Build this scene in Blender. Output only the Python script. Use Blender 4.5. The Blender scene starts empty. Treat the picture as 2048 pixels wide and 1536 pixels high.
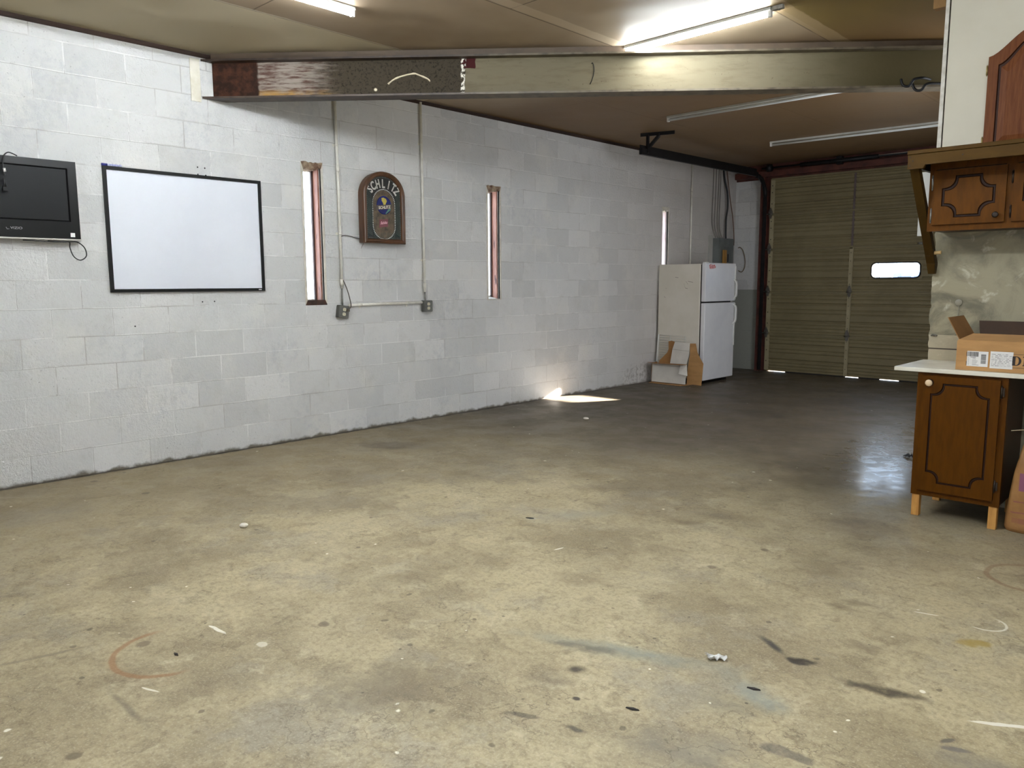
import bpy, bmesh, math, random
from mathutils import Vector, Matrix, noise
random.seed(7)
PI = math.pi
scene = bpy.context.scene
COL = scene.collection

# ------------------------------------------------------------------ camera, world, sun, exposure
CAM = Vector((6.0875, 0.0, 1.388))
cam_data = bpy.data.cameras.new('camera')
cam_data.sensor_width = 36.0
cam_data.lens = 1543.87 / 2048 * 36
cam_data.clip_start, cam_data.clip_end = 0.05, 400
cam = bpy.data.objects.new('camera', cam_data)
COL.objects.link(cam)
r_ = Vector((0.723801, 0.689998, -0.003862)); u_ = Vector((-0.086723, 0.096522, 0.991546)); f_ = Vector((-0.684537, 0.717347, -0.129702))
m = Matrix((r_, u_, -f_)).transposed().to_4x4()
m.translation = CAM
cam.matrix_world = m
scene.camera = cam

scene.view_settings.view_transform = 'Standard'
scene.view_settings.look = 'None'
scene.view_settings.gamma = 1.0
scene.view_settings.use_curve_mapping = False
scene.view_settings.exposure = 0.0
scene.cycles.use_denoising = True
scene.cycles.max_bounces = 8
scene.cycles.diffuse_bounces = 5
scene.cycles.sample_clamp_indirect = 6.0

world = bpy.data.worlds.new('world'); scene.world = world
world.use_nodes = True
bg = world.node_tree.nodes['Background']
bg.inputs[0].default_value = (0.60, 0.77, 1.0, 1)
bg.inputs[1].default_value = 12.0

sun_d = bpy.data.lights.new('sun', 'SUN'); sun_d.energy = 210; sun_d.angle = math.radians(0.6); sun_d.color = (1.0, 0.90, 0.78)
sun = bpy.data.objects.new('sun', sun_d); COL.objects.link(sun)
sun.rotation_euler = Vector((-1.41, -2.785, -1.0)).to_track_quat('-Z', 'Y').to_euler()
sun.location = (8, 20, 8)

def fill_lamp(name, loc, direction, sx, sy, energy, color):
    l = bpy.data.lights.new(name, 'AREA'); l.shape = 'RECTANGLE'; l.size = sx; l.size_y = sy; l.energy = energy; l.color = color
    o = bpy.data.objects.new(name, l); COL.objects.link(o); o.location = loc
    o.rotation_euler = Vector(direction).to_track_quat('-Z', 'Z').to_euler()
    return o
fill_lamp('bay_fill_lamp', (4.86, 7.35, 1.75), (-1, 0.05, 0.0), 2.6, 1.5, 74, (0.92, 0.95, 1.0))  # added lamp, out of view, brightens the bay
fill_lamp('front_fill_lamp', (5.5, -3.9, 1.5), (0, 1, 0), 4.5, 2.6, 70, (0.90, 0.95, 1.0))  # added fill behind the camera; the front wall has no opening
TUBE = 190.0

# ------------------------------------------------------------------ helpers
def S(r, g, b):
    def c(v):
        v /= 255.0
        return v / 12.92 if v <= 0.04045 else ((v + 0.055) / 1.055) ** 2.4
    return (c(r), c(g), c(b), 1.0)

class NT:
    def __init__(self, mat):
        mat.use_nodes = True
        self.t = mat.node_tree; self.n = self.t.nodes; self.l = self.t.links
        self.bsdf = self.n['Principled BSDF']
    def new(self, typ, **kw):
        nd = self.n.new(typ)
        for k, v in kw.items(): setattr(nd, k, v)
        return nd
    def link(self, a, b): self.l.new(a, b)
    def put(self, sock, v):
        if isinstance(v, bpy.types.NodeSocket): self.link(v, sock)
        else: sock.default_value = v
    def coord(self, which='Object'): return self.new('ShaderNodeTexCoord').outputs[which]
    def noise(self, vec, scale, detail=4, rough=0.55, out='Fac', dist=0.0):
        nd = self.new('ShaderNodeTexNoise'); self.link(vec, nd.inputs['Vector'])
        nd.inputs['Scale'].default_value = scale; nd.inputs['Detail'].default_value = detail
        nd.inputs['Roughness'].default_value = rough; nd.inputs['Distortion'].default_value = dist
        return nd.outputs[out]
    def ramp(self, fac, lo, hi, a=0.0, b=1.0, smooth=True):
        nd = self.new('ShaderNodeMapRange'); nd.interpolation_type = 'SMOOTHSTEP' if smooth else 'LINEAR'
        self.link(fac, nd.inputs['Value'])
        for i, v in zip(('From Min', 'From Max', 'To Min', 'To Max'), (lo, hi, a, b)): nd.inputs[i].default_value = v
        return nd.outputs['Result']
    def mix(self, fac, a, b, blend='MIX'):
        nd = self.new('ShaderNodeMix', data_type='RGBA', blend_type=blend)
        self.put(nd.inputs[0], fac); self.put(nd.inputs[6], a); self.put(nd.inputs[7], b)
        return nd.outputs[2]
    def mixf(self, f, a, b):
        nd = self.new('ShaderNodeMix', data_type='FLOAT'); self.put(nd.inputs[0], f); self.put(nd.inputs[2], a); self.put(nd.inputs[3], b); return nd.outputs[0]
    def math(self, op, a, b=0.0):
        nd = self.new('ShaderNodeMath', operation=op); self.put(nd.inputs[0], a); self.put(nd.inputs[1], b)
        return nd.outputs[0]
    def sep(self, vec):
        nd = self.new('ShaderNodeSeparateXYZ'); self.link(vec, nd.inputs[0]); return nd.outputs
    def comb(self, x, y, z):
        nd = self.new('ShaderNodeCombineXYZ')
        for i, v in enumerate((x, y, z)): self.put(nd.inputs[i], v)
        return nd.outputs[0]
    def mapping(self, vec, loc=(0, 0, 0), rot=(0, 0, 0), sc=(1, 1, 1), typ='POINT'):
        nd = self.new('ShaderNodeMapping', vector_type=typ); self.link(vec, nd.inputs['Vector'])
        nd.inputs['Location'].default_value = loc; nd.inputs['Rotation'].default_value = rot; nd.inputs['Scale'].default_value = sc
        return nd.outputs[0]
    def bump(self, height, strength, dist):
        nd = self.new('ShaderNodeBump'); self.link(height, nd.inputs['Height'])
        nd.inputs['Strength'].default_value = strength; nd.inputs['Distance'].default_value = dist
        self.link(nd.outputs[0], self.bsdf.inputs['Normal'])
    def length(self, vec):
        nd = self.new('ShaderNodeVectorMath', operation='LENGTH'); self.link(vec, nd.inputs[0]); return nd.outputs['Value']
    def vadd(self, a, b):
        nd = self.new('ShaderNodeVectorMath', operation='ADD'); self.link(a, nd.inputs[0]); self.put(nd.inputs[1], b); return nd.outputs[0]
    def vscale(self, a, s):
        nd = self.new('ShaderNodeVectorMath', operation='SCALE'); self.link(a, nd.inputs[0]); nd.inputs['Scale'].default_value = s; return nd.outputs[0]
    def stain(self, vec, wob, cx, cy, rx, ry, ang=0.0, soft=0.4, amp=0.35):
        """0..1 mask of an irregular blotch lying on the floor plan"""
        p = self.mapping(vec, (cx, cy, 0), (0, 0, math.radians(ang)), (rx, ry, 1), 'TEXTURE')
        p = self.vadd(p, self.vscale(wob, amp * 1.7))
        return self.ramp(self.length(p), 1.0, 1.0 - soft)

MATS = {}
def mat(name, c1, c2=None, scale=6.0, rough=0.5, metal=0.0, bump=0.0, bump_scale=40.0, stretch=None, spec=0.5, speck=None):
    if name in MATS: return MATS[name]
    mt = bpy.data.materials.new(name); t = NT(mt); b = t.bsdf
    b.inputs['Roughness'].default_value = rough; b.inputs['Metallic'].default_value = metal
    b.inputs['Specular IOR Level'].default_value = spec
    v = t.coord()
    if stretch: v = t.mapping(v, sc=stretch)
    c2 = c2 or tuple(min(1, x * 0.86) for x in c1[:3]) + (1,)
    f = t.ramp(t.noise(v, scale, 5, 0.6), 0.35, 0.68)
    col = t.mix(f, c1, c2)
    if speck:
        col = t.mix(t.ramp(t.noise(v, speck[1], 2, 0.5), speck[2], speck[2] + 0.04), col, speck[0])
    t.link(col, b.inputs['Base Color'])
    if bump: t.bump(t.noise(v, bump_scale, 4, 0.6), bump, 0.01)
    MATS[name] = mt
    return mt

def emit(name, color, strength):
    mt = bpy.data.materials.new(name); t = NT(mt)
    t.bsdf.inputs['Base Color'].default_value = (0.9, 0.9, 0.9, 1)
    t.bsdf.inputs['Emission Color'].default_value = color
    t.bsdf.inputs['Emission Strength'].default_value = strength
    MATS[name] = mt
    return mt

def glass(name, tint=(1, 1, 1, 1), refl=0.06):
    mt = bpy.data.materials.new(name); t = NT(mt)
    tr = t.new('ShaderNodeBsdfTransparent'); tr.inputs[0].default_value = tint
    gl = t.new('ShaderNodeBsdfGlossy'); gl.inputs['Roughness'].default_value = 0.03
    mx = t.new('ShaderNodeMixShader'); mx.inputs[0].default_value = refl
    t.link(tr.outputs[0], mx.inputs[1]); t.link(gl.outputs[0], mx.inputs[2])
    t.link(mx.outputs[0], t.n['Material Output'].inputs['Surface'])
    MATS[name] = mt
    return mt

class MB:
    def __init__(self): self.bm = bmesh.new()
    def box(self, x0, x1, y0, y1, z0, z1, mi=0):
        vs = [self.bm.verts.new((x, y, z)) for x in (x0, x1) for y in (y0, y1) for z in (z0, z1)]
        for f in ((0, 1, 3, 2), (4, 6, 7, 5), (0, 4, 5, 1), (2, 3, 7, 6), (0, 2, 6, 4), (1, 5, 7, 3)):
            self.bm.faces.new([vs[i] for i in f]).material_index = mi
        return self
    def hexa(self, a, b, mi=0):
        """two quads (lists of four points) joined to a solid"""
        va = [self.bm.verts.new(p) for p in a]; vb = [self.bm.verts.new(p) for p in b]
        n = len(va)
        self.bm.faces.new(va[::-1]).material_index = mi; self.bm.faces.new(vb).material_index = mi
        for i in range(n):
            self.bm.faces.new((va[i], va[(i + 1) % n], vb[(i + 1) % n], vb[i])).material_index = mi
        return self
    def prism(self, poly, fn, d0, d1, mi=0):
        return self.hexa([fn(p[0], p[1], d0) for p in poly], [fn(p[0], p[1], d1) for p in poly], mi)
    def tube(self, pts, r, seg=10, caps=True, mi=0):
        pts = [Vector(p) for p in pts]; rings = []
        rr = r if isinstance(r, (list, tuple)) else [r] * len(pts)
        up = None
        for i, p in enumerate(pts):
            d = (pts[min(i + 1, len(pts) - 1)] - pts[max(i - 1, 0)]).normalized()
            if up is None:
                up = Vector((0, 0, 1)) if abs(d.z) < 0.9 else Vector((1, 0, 0))
            a = d.cross(up)
            if a.length < 1e-4: a = d.cross(Vector((0.3, 1, 0.2)))
            a.normalize(); b = d.cross(a).normalized(); up = -b if b.dot(up) < 0 else b
            rings.append([self.bm.verts.new(p + rr[i] * (math.cos(t) * a + math.sin(t) * b)) for t in [2 * PI * k / seg for k in range(seg)]])
        for i in range(len(rings) - 1):
            for k in range(seg):
                f = self.bm.faces.new((rings[i][k], rings[i][(k + 1) % seg], rings[i + 1][(k + 1) % seg], rings[i + 1][k]))
                f.smooth = True; f.material_index = mi
        if caps:
            self.bm.faces.new(rings[0][::-1]).material_index = mi; self.bm.faces.new(rings[-1]).material_index = mi
        return self
    def lathe(self, prof, origin, axis, seg=24, mi=0):
        """prof: (radius, height along axis)"""
        axis = Vector(axis).normalized(); a = axis.orthogonal().normalized(); b = axis.cross(a); o = Vector(origin)
        rings = [[self.bm.verts.new(o + axis * h + max(r, 1e-4) * (math.cos(t) * a + math.sin(t) * b)) for t in [2 * PI * k / seg for k in range(seg)]] for r, h in prof]
        for i in range(len(rings) - 1):
            for k in range(seg):
                f = self.bm.faces.new((rings[i][k], rings[i][(k + 1) % seg], rings[i + 1][(k + 1) % seg], rings[i + 1][k])); f.smooth = True; f.material_index = mi
        self.bm.faces.new(rings[0][::-1]).material_index = mi; self.bm.faces.new(rings[-1]).material_index = mi
        return self
    def face(self, pts, mi=0):
        f = self.bm.faces.new([self.bm.verts.new(p) for p in pts]); f.material_index = mi; return self
    def holed(self, outer, holes, fn, d, mi=0):
        """flat plate (outer outline with holes) at depth d"""
        es = []; loops = []
        for poly in [outer] + holes:
            vs = [self.bm.verts.new(fn(p[0], p[1], d)) for p in poly]; loops.append(vs)
            for i in range(len(vs)): es.append(self.bm.edges.new((vs[i], vs[(i + 1) % len(vs)])))
        g = bmesh.ops.triangle_fill(self.bm, use_beauty=True, edges=es)
        for x in g['geom']:
            if isinstance(x, bmesh.types.BMFace): x.material_index = mi
        return loops
    def bridge(self, la, lb, mi=0):
        n = len(la)
        for i in range(n): self.bm.faces.new((la[i], la[(i + 1) % n], lb[(i + 1) % n], lb[i])).material_index = mi
    def ring(self, poly, fn, d): return [self.bm.verts.new(fn(p[0], p[1], d)) for p in poly]
    def text(self, s, size, origin, xdir, ydir, extrude=0.001, align='CENTER', mi=0, shear=0.0, sx=1.0, bold=0.0):
        cu = bpy.data.curves.new('lettering', 'FONT'); cu.body = s; cu.size = size; cu.extrude = extrude; cu.align_x = align; cu.shear = shear; cu.offset = bold
        cu.resolution_u = 3
        ob = bpy.data.objects.new('lettering_tmp', cu); COL.objects.link(ob)
        dg = bpy.context.evaluated_depsgraph_get()
        me = bpy.data.meshes.new_from_object(ob.evaluated_get(dg))
        x = Vector(xdir).normalized(); y = Vector(ydir).normalized(); z = x.cross(y)
        M = Matrix((x * sx, y, z)).transposed().to_4x4(); M.translation = Vector(origin)
        me.transform(M)
        n0 = len(self.bm.faces)
        self.bm.from_mesh(me); self.bm.faces.ensure_lookup_table()
        for f in self.bm.faces[n0:]: f.material_index = mi
        bpy.data.objects.remove(ob); bpy.data.meshes.remove(me); bpy.data.curves.remove(cu)
        return self
    def build(self, name, mats, parent=None, bevel=0.0, smooth=False, origin=None):
        bmesh.ops.recalc_face_normals(self.bm, faces=self.bm.faces[:])
        me = bpy.data.meshes.new(name); self.bm.to_mesh(me); self.bm.free()
        if smooth:
            for p in me.polygons: p.use_smooth = True
        if not isinstance(mats, (list, tuple)): mats = [mats]
        for x in mats: me.materials.append(x)
        o = bpy.data.objects.new(name, me); COL.objects.link(o)
        if parent:
            o.parent = parent
            o.matrix_parent_inverse = Matrix.Translation(-parent.location) if parent.parent is None and parent.type == 'EMPTY' else Matrix.Identity(4)
        if bevel:
            md = o.modifiers.new('bevel', 'BEVEL'); md.width = bevel; md.segments = 2; md.limit_method = 'ANGLE'; md.angle_limit = math.radians(40)
        return o

def thing(name, label, cat, loc, group=None):
    o = bpy.data.objects.new(name, None); COL.objects.link(o); o.location = loc
    o.empty_display_size = 0.1
    o['label'] = label; o['category'] = cat
    if group: o['group'] = group
    return o
def tag(o, label, cat, group=None):
    o['label'] = label; o['category'] = cat
    if group: o['group'] = group
    return o
def struct(o, kind='structure'):
    o['kind'] = kind; return o
def spline(pts, n=8):
    pts = [Vector(p) for p in pts]; out = []
    P = [pts[0]] + pts + [pts[-1]]
    for i in range(1, len(P) - 2):
        a, b, c, d = P[i - 1], P[i], P[i + 1], P[i + 2]
        for k in range(n):
            t = k / n
            out.append(0.5 * ((2 * b) + (c - a) * t + (2 * a - 5 * b + 4 * c - d) * t * t + (3 * b - a - 3 * c + d) * t ** 3))
    out.append(pts[-1]); return out
def rrect(x0, x1, y0, y1, r, n=6):
    out = []
    for cx, cy, a0 in ((x1 - r, y1 - r, 0), (x0 + r, y1 - r, 90), (x0 + r, y0 + r, 180), (x1 - r, y0 + r, 270)):
        for k in range(n + 1):
            a = math.radians(a0 + 90 * k / n); out.append((cx + r * math.cos(a), cy + r * math.sin(a)))
    return out
XZ = lambda y_sign=1: (lambda a, b, d: (a, d, b))     # plan on a wall facing -Y: a = X, b = Z, depth = Y
YZ = lambda a, b, d: (d, a, b)                          # plan on the left wall: a = Y, b = Z, depth = X
FXZ = XZ()

# ------------------------------------------------------------------ big surface materials
def floor_material():
    mt = bpy.data.materials.new('stained_concrete'); t = NT(mt); b = t.bsdf
    v = t.coord()
    wob = t.new('ShaderNodeTexNoise'); t.link(v, wob.inputs['Vector']); wob.inputs['Scale'].default_value = 10.0; wob.inputs['Detail'].default_value = 6
    w = t.vadd(wob.outputs['Color'], (-0.5, -0.5, -0.5))
    wv = t.vadd(v, t.vscale(w, 0.25))
    tan, brown, grey, pale = S(176, 163, 131), S(136, 123, 97), S(147, 139, 122), S(197, 185, 155)
    c = t.mix(t.ramp(t.noise(wv, 1.0, 8, 0.68), 0.40, 0.64), tan, brown)
    c = t.mix(t.ramp(t.noise(t.vadd(wv, (7, 3, 0)), 1.5, 8, 0.70), 0.50, 0.68, 0, 0.85), c, grey)
    c = t.mix(t.ramp(t.noise(t.vadd(wv, (1, 9, 0)), 4.5, 7, 0.70), 0.52, 0.72, 0, 0.55), c, pale)
    c = t.mix(t.ramp(t.noise(t.vadd(wv, (4, 2, 0)), 8.0, 7, 0.70), 0.50, 0.72, 0, 0.65), c, S(104, 92, 71))
    c = t.mix(t.ramp(t.noise(v, 42, 5, 0.75), 0.42, 0.70, 0, 0.48), c, S(98, 87, 68))
    c = t.mix(t.ramp(t.noise(t.vadd(v, (3, 3, 0)), 120, 3, 0.7), 0.50, 0.72, 0, 0.35), c, S(214, 204, 180))
    xw = t.math('ADD', t.sep(v)[0], t.math('MULTIPLY', t.noise(wv, 0.9, 6, 0.6), 1.6))
    c = t.mix(t.ramp(xw, 3.2, 1.3, 0, 0.55), c, S(118, 105, 82))
    # darker towards the bay end
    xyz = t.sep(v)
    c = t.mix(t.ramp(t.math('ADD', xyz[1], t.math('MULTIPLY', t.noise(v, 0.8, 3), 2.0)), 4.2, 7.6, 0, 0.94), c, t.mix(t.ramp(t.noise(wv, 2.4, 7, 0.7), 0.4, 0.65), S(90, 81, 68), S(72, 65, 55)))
    # grime along the wall foot
    edge = t.math('ADD', xyz[0], t.math('MULTIPLY', t.noise(v, 9, 4), 0.09))
    c = t.mix(t.ramp(edge, 0.11, 0.055), c, S(52, 46, 38))
    brk = t.ramp(t.noise(v, 26, 5, 0.7), 0.25, 0.55, 0.6, 1.0)
    dark, oil = S(74, 66, 56), S(60, 52, 44)
    for (cx, cy, rx, ry, ang, soft, amp, col, k) in (
        (5.003, 2.681, 0.080, 0.042, 3, 0.5, 0.9, S(50, 44, 37), 1.0), (4.86, 2.731, 0.115, 0.026, -31, 0.8, 0.4, S(56, 52, 48), 1.0),
        (5.293, 2.675, 0.19, 0.045, 13, 0.7, 0.7, S(66, 58, 46), 0.95), (4.434, 2.07, 0.055, 0.04, 40, 0.8, 0.5, S(58, 51, 42), 0.95),
        (4.557, 1.912, 0.018, 0.015, 0, 0.3, 0.4, S(48, 44, 42), 0.95), (4.50, 1.72, 0.07, 0.016, 30, 0.6, 1.2, dark, 0.7),
        (0.804, 4.03, 0.34, 0.20, 30, 0.5, 0.5, S(96, 86, 72), 0.75), (5.435, 3.285, 0.075, 0.04, 34, 0.3, 1.3, S(150, 128, 62), 0.85),
        (4.46, 2.29, 0.55, 0.075, 21, 1.0, 0.6, S(120, 128, 122), 0.75), (4.98, 2.36, 0.22, 0.09, -20, 0.9, 0.8, S(132, 138, 132), 0.7), (4.53, 4.55, 0.24, 0.10, 35, 1.0, 0.6, S(84, 76, 66), 0.6), (3.806, 3.846, 0.15, 0.07, 19, 1.0, 0.6, S(90, 80, 64), 0.6), (4.93, 3.27, 0.10, 0.035, 2, 0.9, 1.0, S(92, 80, 60), 0.7), (4.672, 1.774, 0.05, 0.02, 10, 0.6, 1.2, S(60, 54, 46), 0.85), (3.53, 0.85, 0.21, 0.018, 0, 0.9, 0.6, S(98, 92, 80), 0.7), (5.573, 2.47, 0.05, 0.016, 20, 0.5, 1.2, S(90, 84, 86), 0.8), (5.533, 2.50, 0.03, 0.012, 60, 0.5, 1.2, S(80, 74, 72), 0.8), (4.94, 2.22, 0.16, 0.12, -14, 1.0, 0.8, S(118, 112, 98), 0.6), (4.41, 1.95, 0.12, 0.05, 30, 1.0, 1.0, S(108, 98, 80), 0.6), (3.3, 2.2, 0.3, 0.12, 40, 1.0, 1.0, S(116, 104, 82), 0.5), (3.9, 2.75, 0.22, 0.1, 30, 1.0, 1.0, S(116, 104, 82), 0.5), (4.7, 3.6, 0.2, 0.1, 20, 1.0, 1.0, S(114, 102, 80), 0.5),
        (4.35, 2.22, 0.20, 0.05, 21, 0.8, 1.2, S(88, 84, 74), 0.7), (3.1, 4.3, 0.5, 0.2, 50, 1.0, 0.7, S(104, 92, 72), 0.5),
        (4.6, 4.5, 0.35, 0.3, 0, 1.0, 0.6, S(104, 94, 82), 0.6), (3.9, 4.1, 0.14, 0.10, 0, 1.0, 0.6, dark, 0.55),
        (3.25, 3.55, 0.35, 0.12, 45, 1.0, 0.6, S(150, 148, 136), 0.5), (3.1, 3.3, 0.05, 0.03, 45, 0.9, 0.5, S(160, 162, 160), 0.8),
        (5.62, 2.42, 0.20, 0.12, 20, 1.0, 0.8, S(120, 116, 108), 0.6), (5.0, 1.9, 0.30, 0.22, 30, 1.0, 1.0, S(114, 108, 98), 0.7),
        (4.0, 1.5, 0.4, 0.3, 45, 1.0, 0.9, S(110, 100, 84), 0.65), (2.9, 0.75, 0.25, 0.02, 75, 0.9, 0.5, S(98, 92, 80), 0.6),
        (1.9, 2.6, 0.9, 0.35, 38, 1.0, 0.8, S(112, 102, 84), 0.55), (2.0, 3.6, 1.1, 0.3, 42, 1.0, 0.8, S(108, 98, 80), 0.5),
        (5.13, 2.95, 0.10, 0.06, 0, 0.8, 1.2, S(110, 98, 78), 0.7), (4.95, 3.35, 0.09, 0.05, 30, 0.7, 1.3, S(106, 94, 72), 0.7),
        (5.21, 2.10, 0.10, 0.035, 10, 0.5, 1.4, S(84, 80, 76), 0.7), (5.3, 2.03, 0.05, 0.02, -20, 0.4, 1.0, S(98, 92, 94), 0.8),
        (2.55, 5.6, 0.6, 0.35, 30, 1.0, 0.8, S(92, 82, 68), 0.55), (3.4, 6.2, 0.5, 0.3, 20, 1.0, 0.8, S(120, 110, 94), 0.4)):
        f = t.math('MULTIPLY', t.stain(v, w, cx, cy, rx, ry, ang, max(soft, 0.5), amp), brk)
        c = t.mix(t.math('MULTIPLY', f, k), c, col)
    # ring marks and splashes of paint
    def ringmark(c, cx, cy, r, wd, col, k, x0=None):
        p = t.mapping(v, (-cx, -cy, 0)); p = t.vadd(p, t.vscale(w, r * 0.12))
        d = t.math('ABSOLUTE', t.math('SUBTRACT', t.length(p), r))
        f = t.math('MULTIPLY', t.ramp(d, wd, wd * 0.4), k)
        if x0 is not None: f = t.math('MULTIPLY', f, t.ramp(t.sep(t.mapping(p, rot=(0, 0, math.radians(x0))))[0], -0.2 * r, 0.3 * r))
        return t.mix(f, c, col)
    c = ringmark(c, 5.41, 3.51, 0.075, 0.007, S(214, 210, 196), 0.9, 20)
    c = ringmark(c, 5.46, 4.2, 0.19, 0.018, S(112, 78, 52), 0.5)
    c = ringmark(c, 3.21, 1.12, 0.20, 0.016, S(140, 96, 56), 0.65, 100)
    for (cx, cy, rx, ry, ang, k) in ((5.625, 2.706, 0.105, 0.011, 30, 0.9), (5.215, 3.446, 0.046, 0.006, 16, 0.8), (3.56, 3.0, 0.05, 0.007, 81, 0.9), (3.163, 1.322, 0.06, 0.010, 5, 0.95), (3.45, 0.95, 0.05, 0.006, 20, 0.8), (3.42, 1.38, 0.03, 0.02, 0, 0.5)):
        c = t.mix(t.math('MULTIPLY', t.stain(v, w, cx, cy, rx, ry, ang, 0.2, 1.2), k), c, S(226, 222, 210))
    # scattered little oil spots and paint flecks
    for sc, r0, th, col, k in ((3.2, 0.045, 0.62, S(82, 70, 56), 0.65), (7.5, 0.05, 0.70, S(76, 66, 54), 0.65), (14.0, 0.05, 0.80, S(66, 56, 46), 0.7), (5.0, 0.028, 0.62, S(232, 228, 214), 0.9), (11.0, 0.035, 0.86, S(232, 228, 214), 0.85)):
        vo = t.new('ShaderNodeTexVoronoi'); t.link(t.vadd(v, t.vscale(w, 0.05)), vo.inputs['Vector']); vo.inputs['Scale'].default_value = sc
        cs = t.sep(vo.outputs['Color'])
        f = t.math('MULTIPLY', t.ramp(vo.outputs['Distance'], r0 * 2.2, r0 * 1.3), t.math('GREATER_THAN', cs[0], th))
        c = t.mix(t.math('MULTIPLY', f, k), c, col)
    vc = t.new('ShaderNodeTexVoronoi', feature='DISTANCE_TO_EDGE'); t.link(t.vadd(v, t.vscale(w, 0.35)), vc.inputs['Vector']); vc.inputs['Scale'].default_value = 3.0
    crack = t.math('MULTIPLY', t.ramp(vc.outputs['Distance'], 0.012, 0.003), t.ramp(t.noise(v, 1.3, 2), 0.45, 0.62))
    c = t.mix(t.math('MULTIPLY', crack, 0.45), c, S(70, 60, 48))
    t.link(c, b.inputs['Base Color'])
    rough = t.ramp(t.noise(wv, 2.6, 5, 0.6), 0.3, 0.75, 0.40, 0.65)
    seal = t.math('MULTIPLY', t.stain(v, w, 4.15, 7.3, 0.85, 3.0, 0, 0.6, 0.3), t.ramp(t.noise(t.vadd(wv, (2, 6, 0)), 7.0, 6, 0.7), 0.36, 0.60, 0.5, 1.0))
    t.link(t.mixf(seal, rough, 0.22), b.inputs['Roughness'])
    t.link(t.math('MULTIPLY', seal, 0.9), b.inputs['Coat Weight']); b.inputs['Coat Roughness'].default_value = 0.17
    t.link(t.mixf(seal, 0.45, 0.8), b.inputs['Specular IOR Level'])
    h = t.math('ADD', t.math('MULTIPLY', t.noise(v, 5, 4), 0.5), t.math('MULTIPLY', t.noise(v, 70, 3), 0.12))
    t.bump(h, 0.20, 0.016)
    return mt

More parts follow.
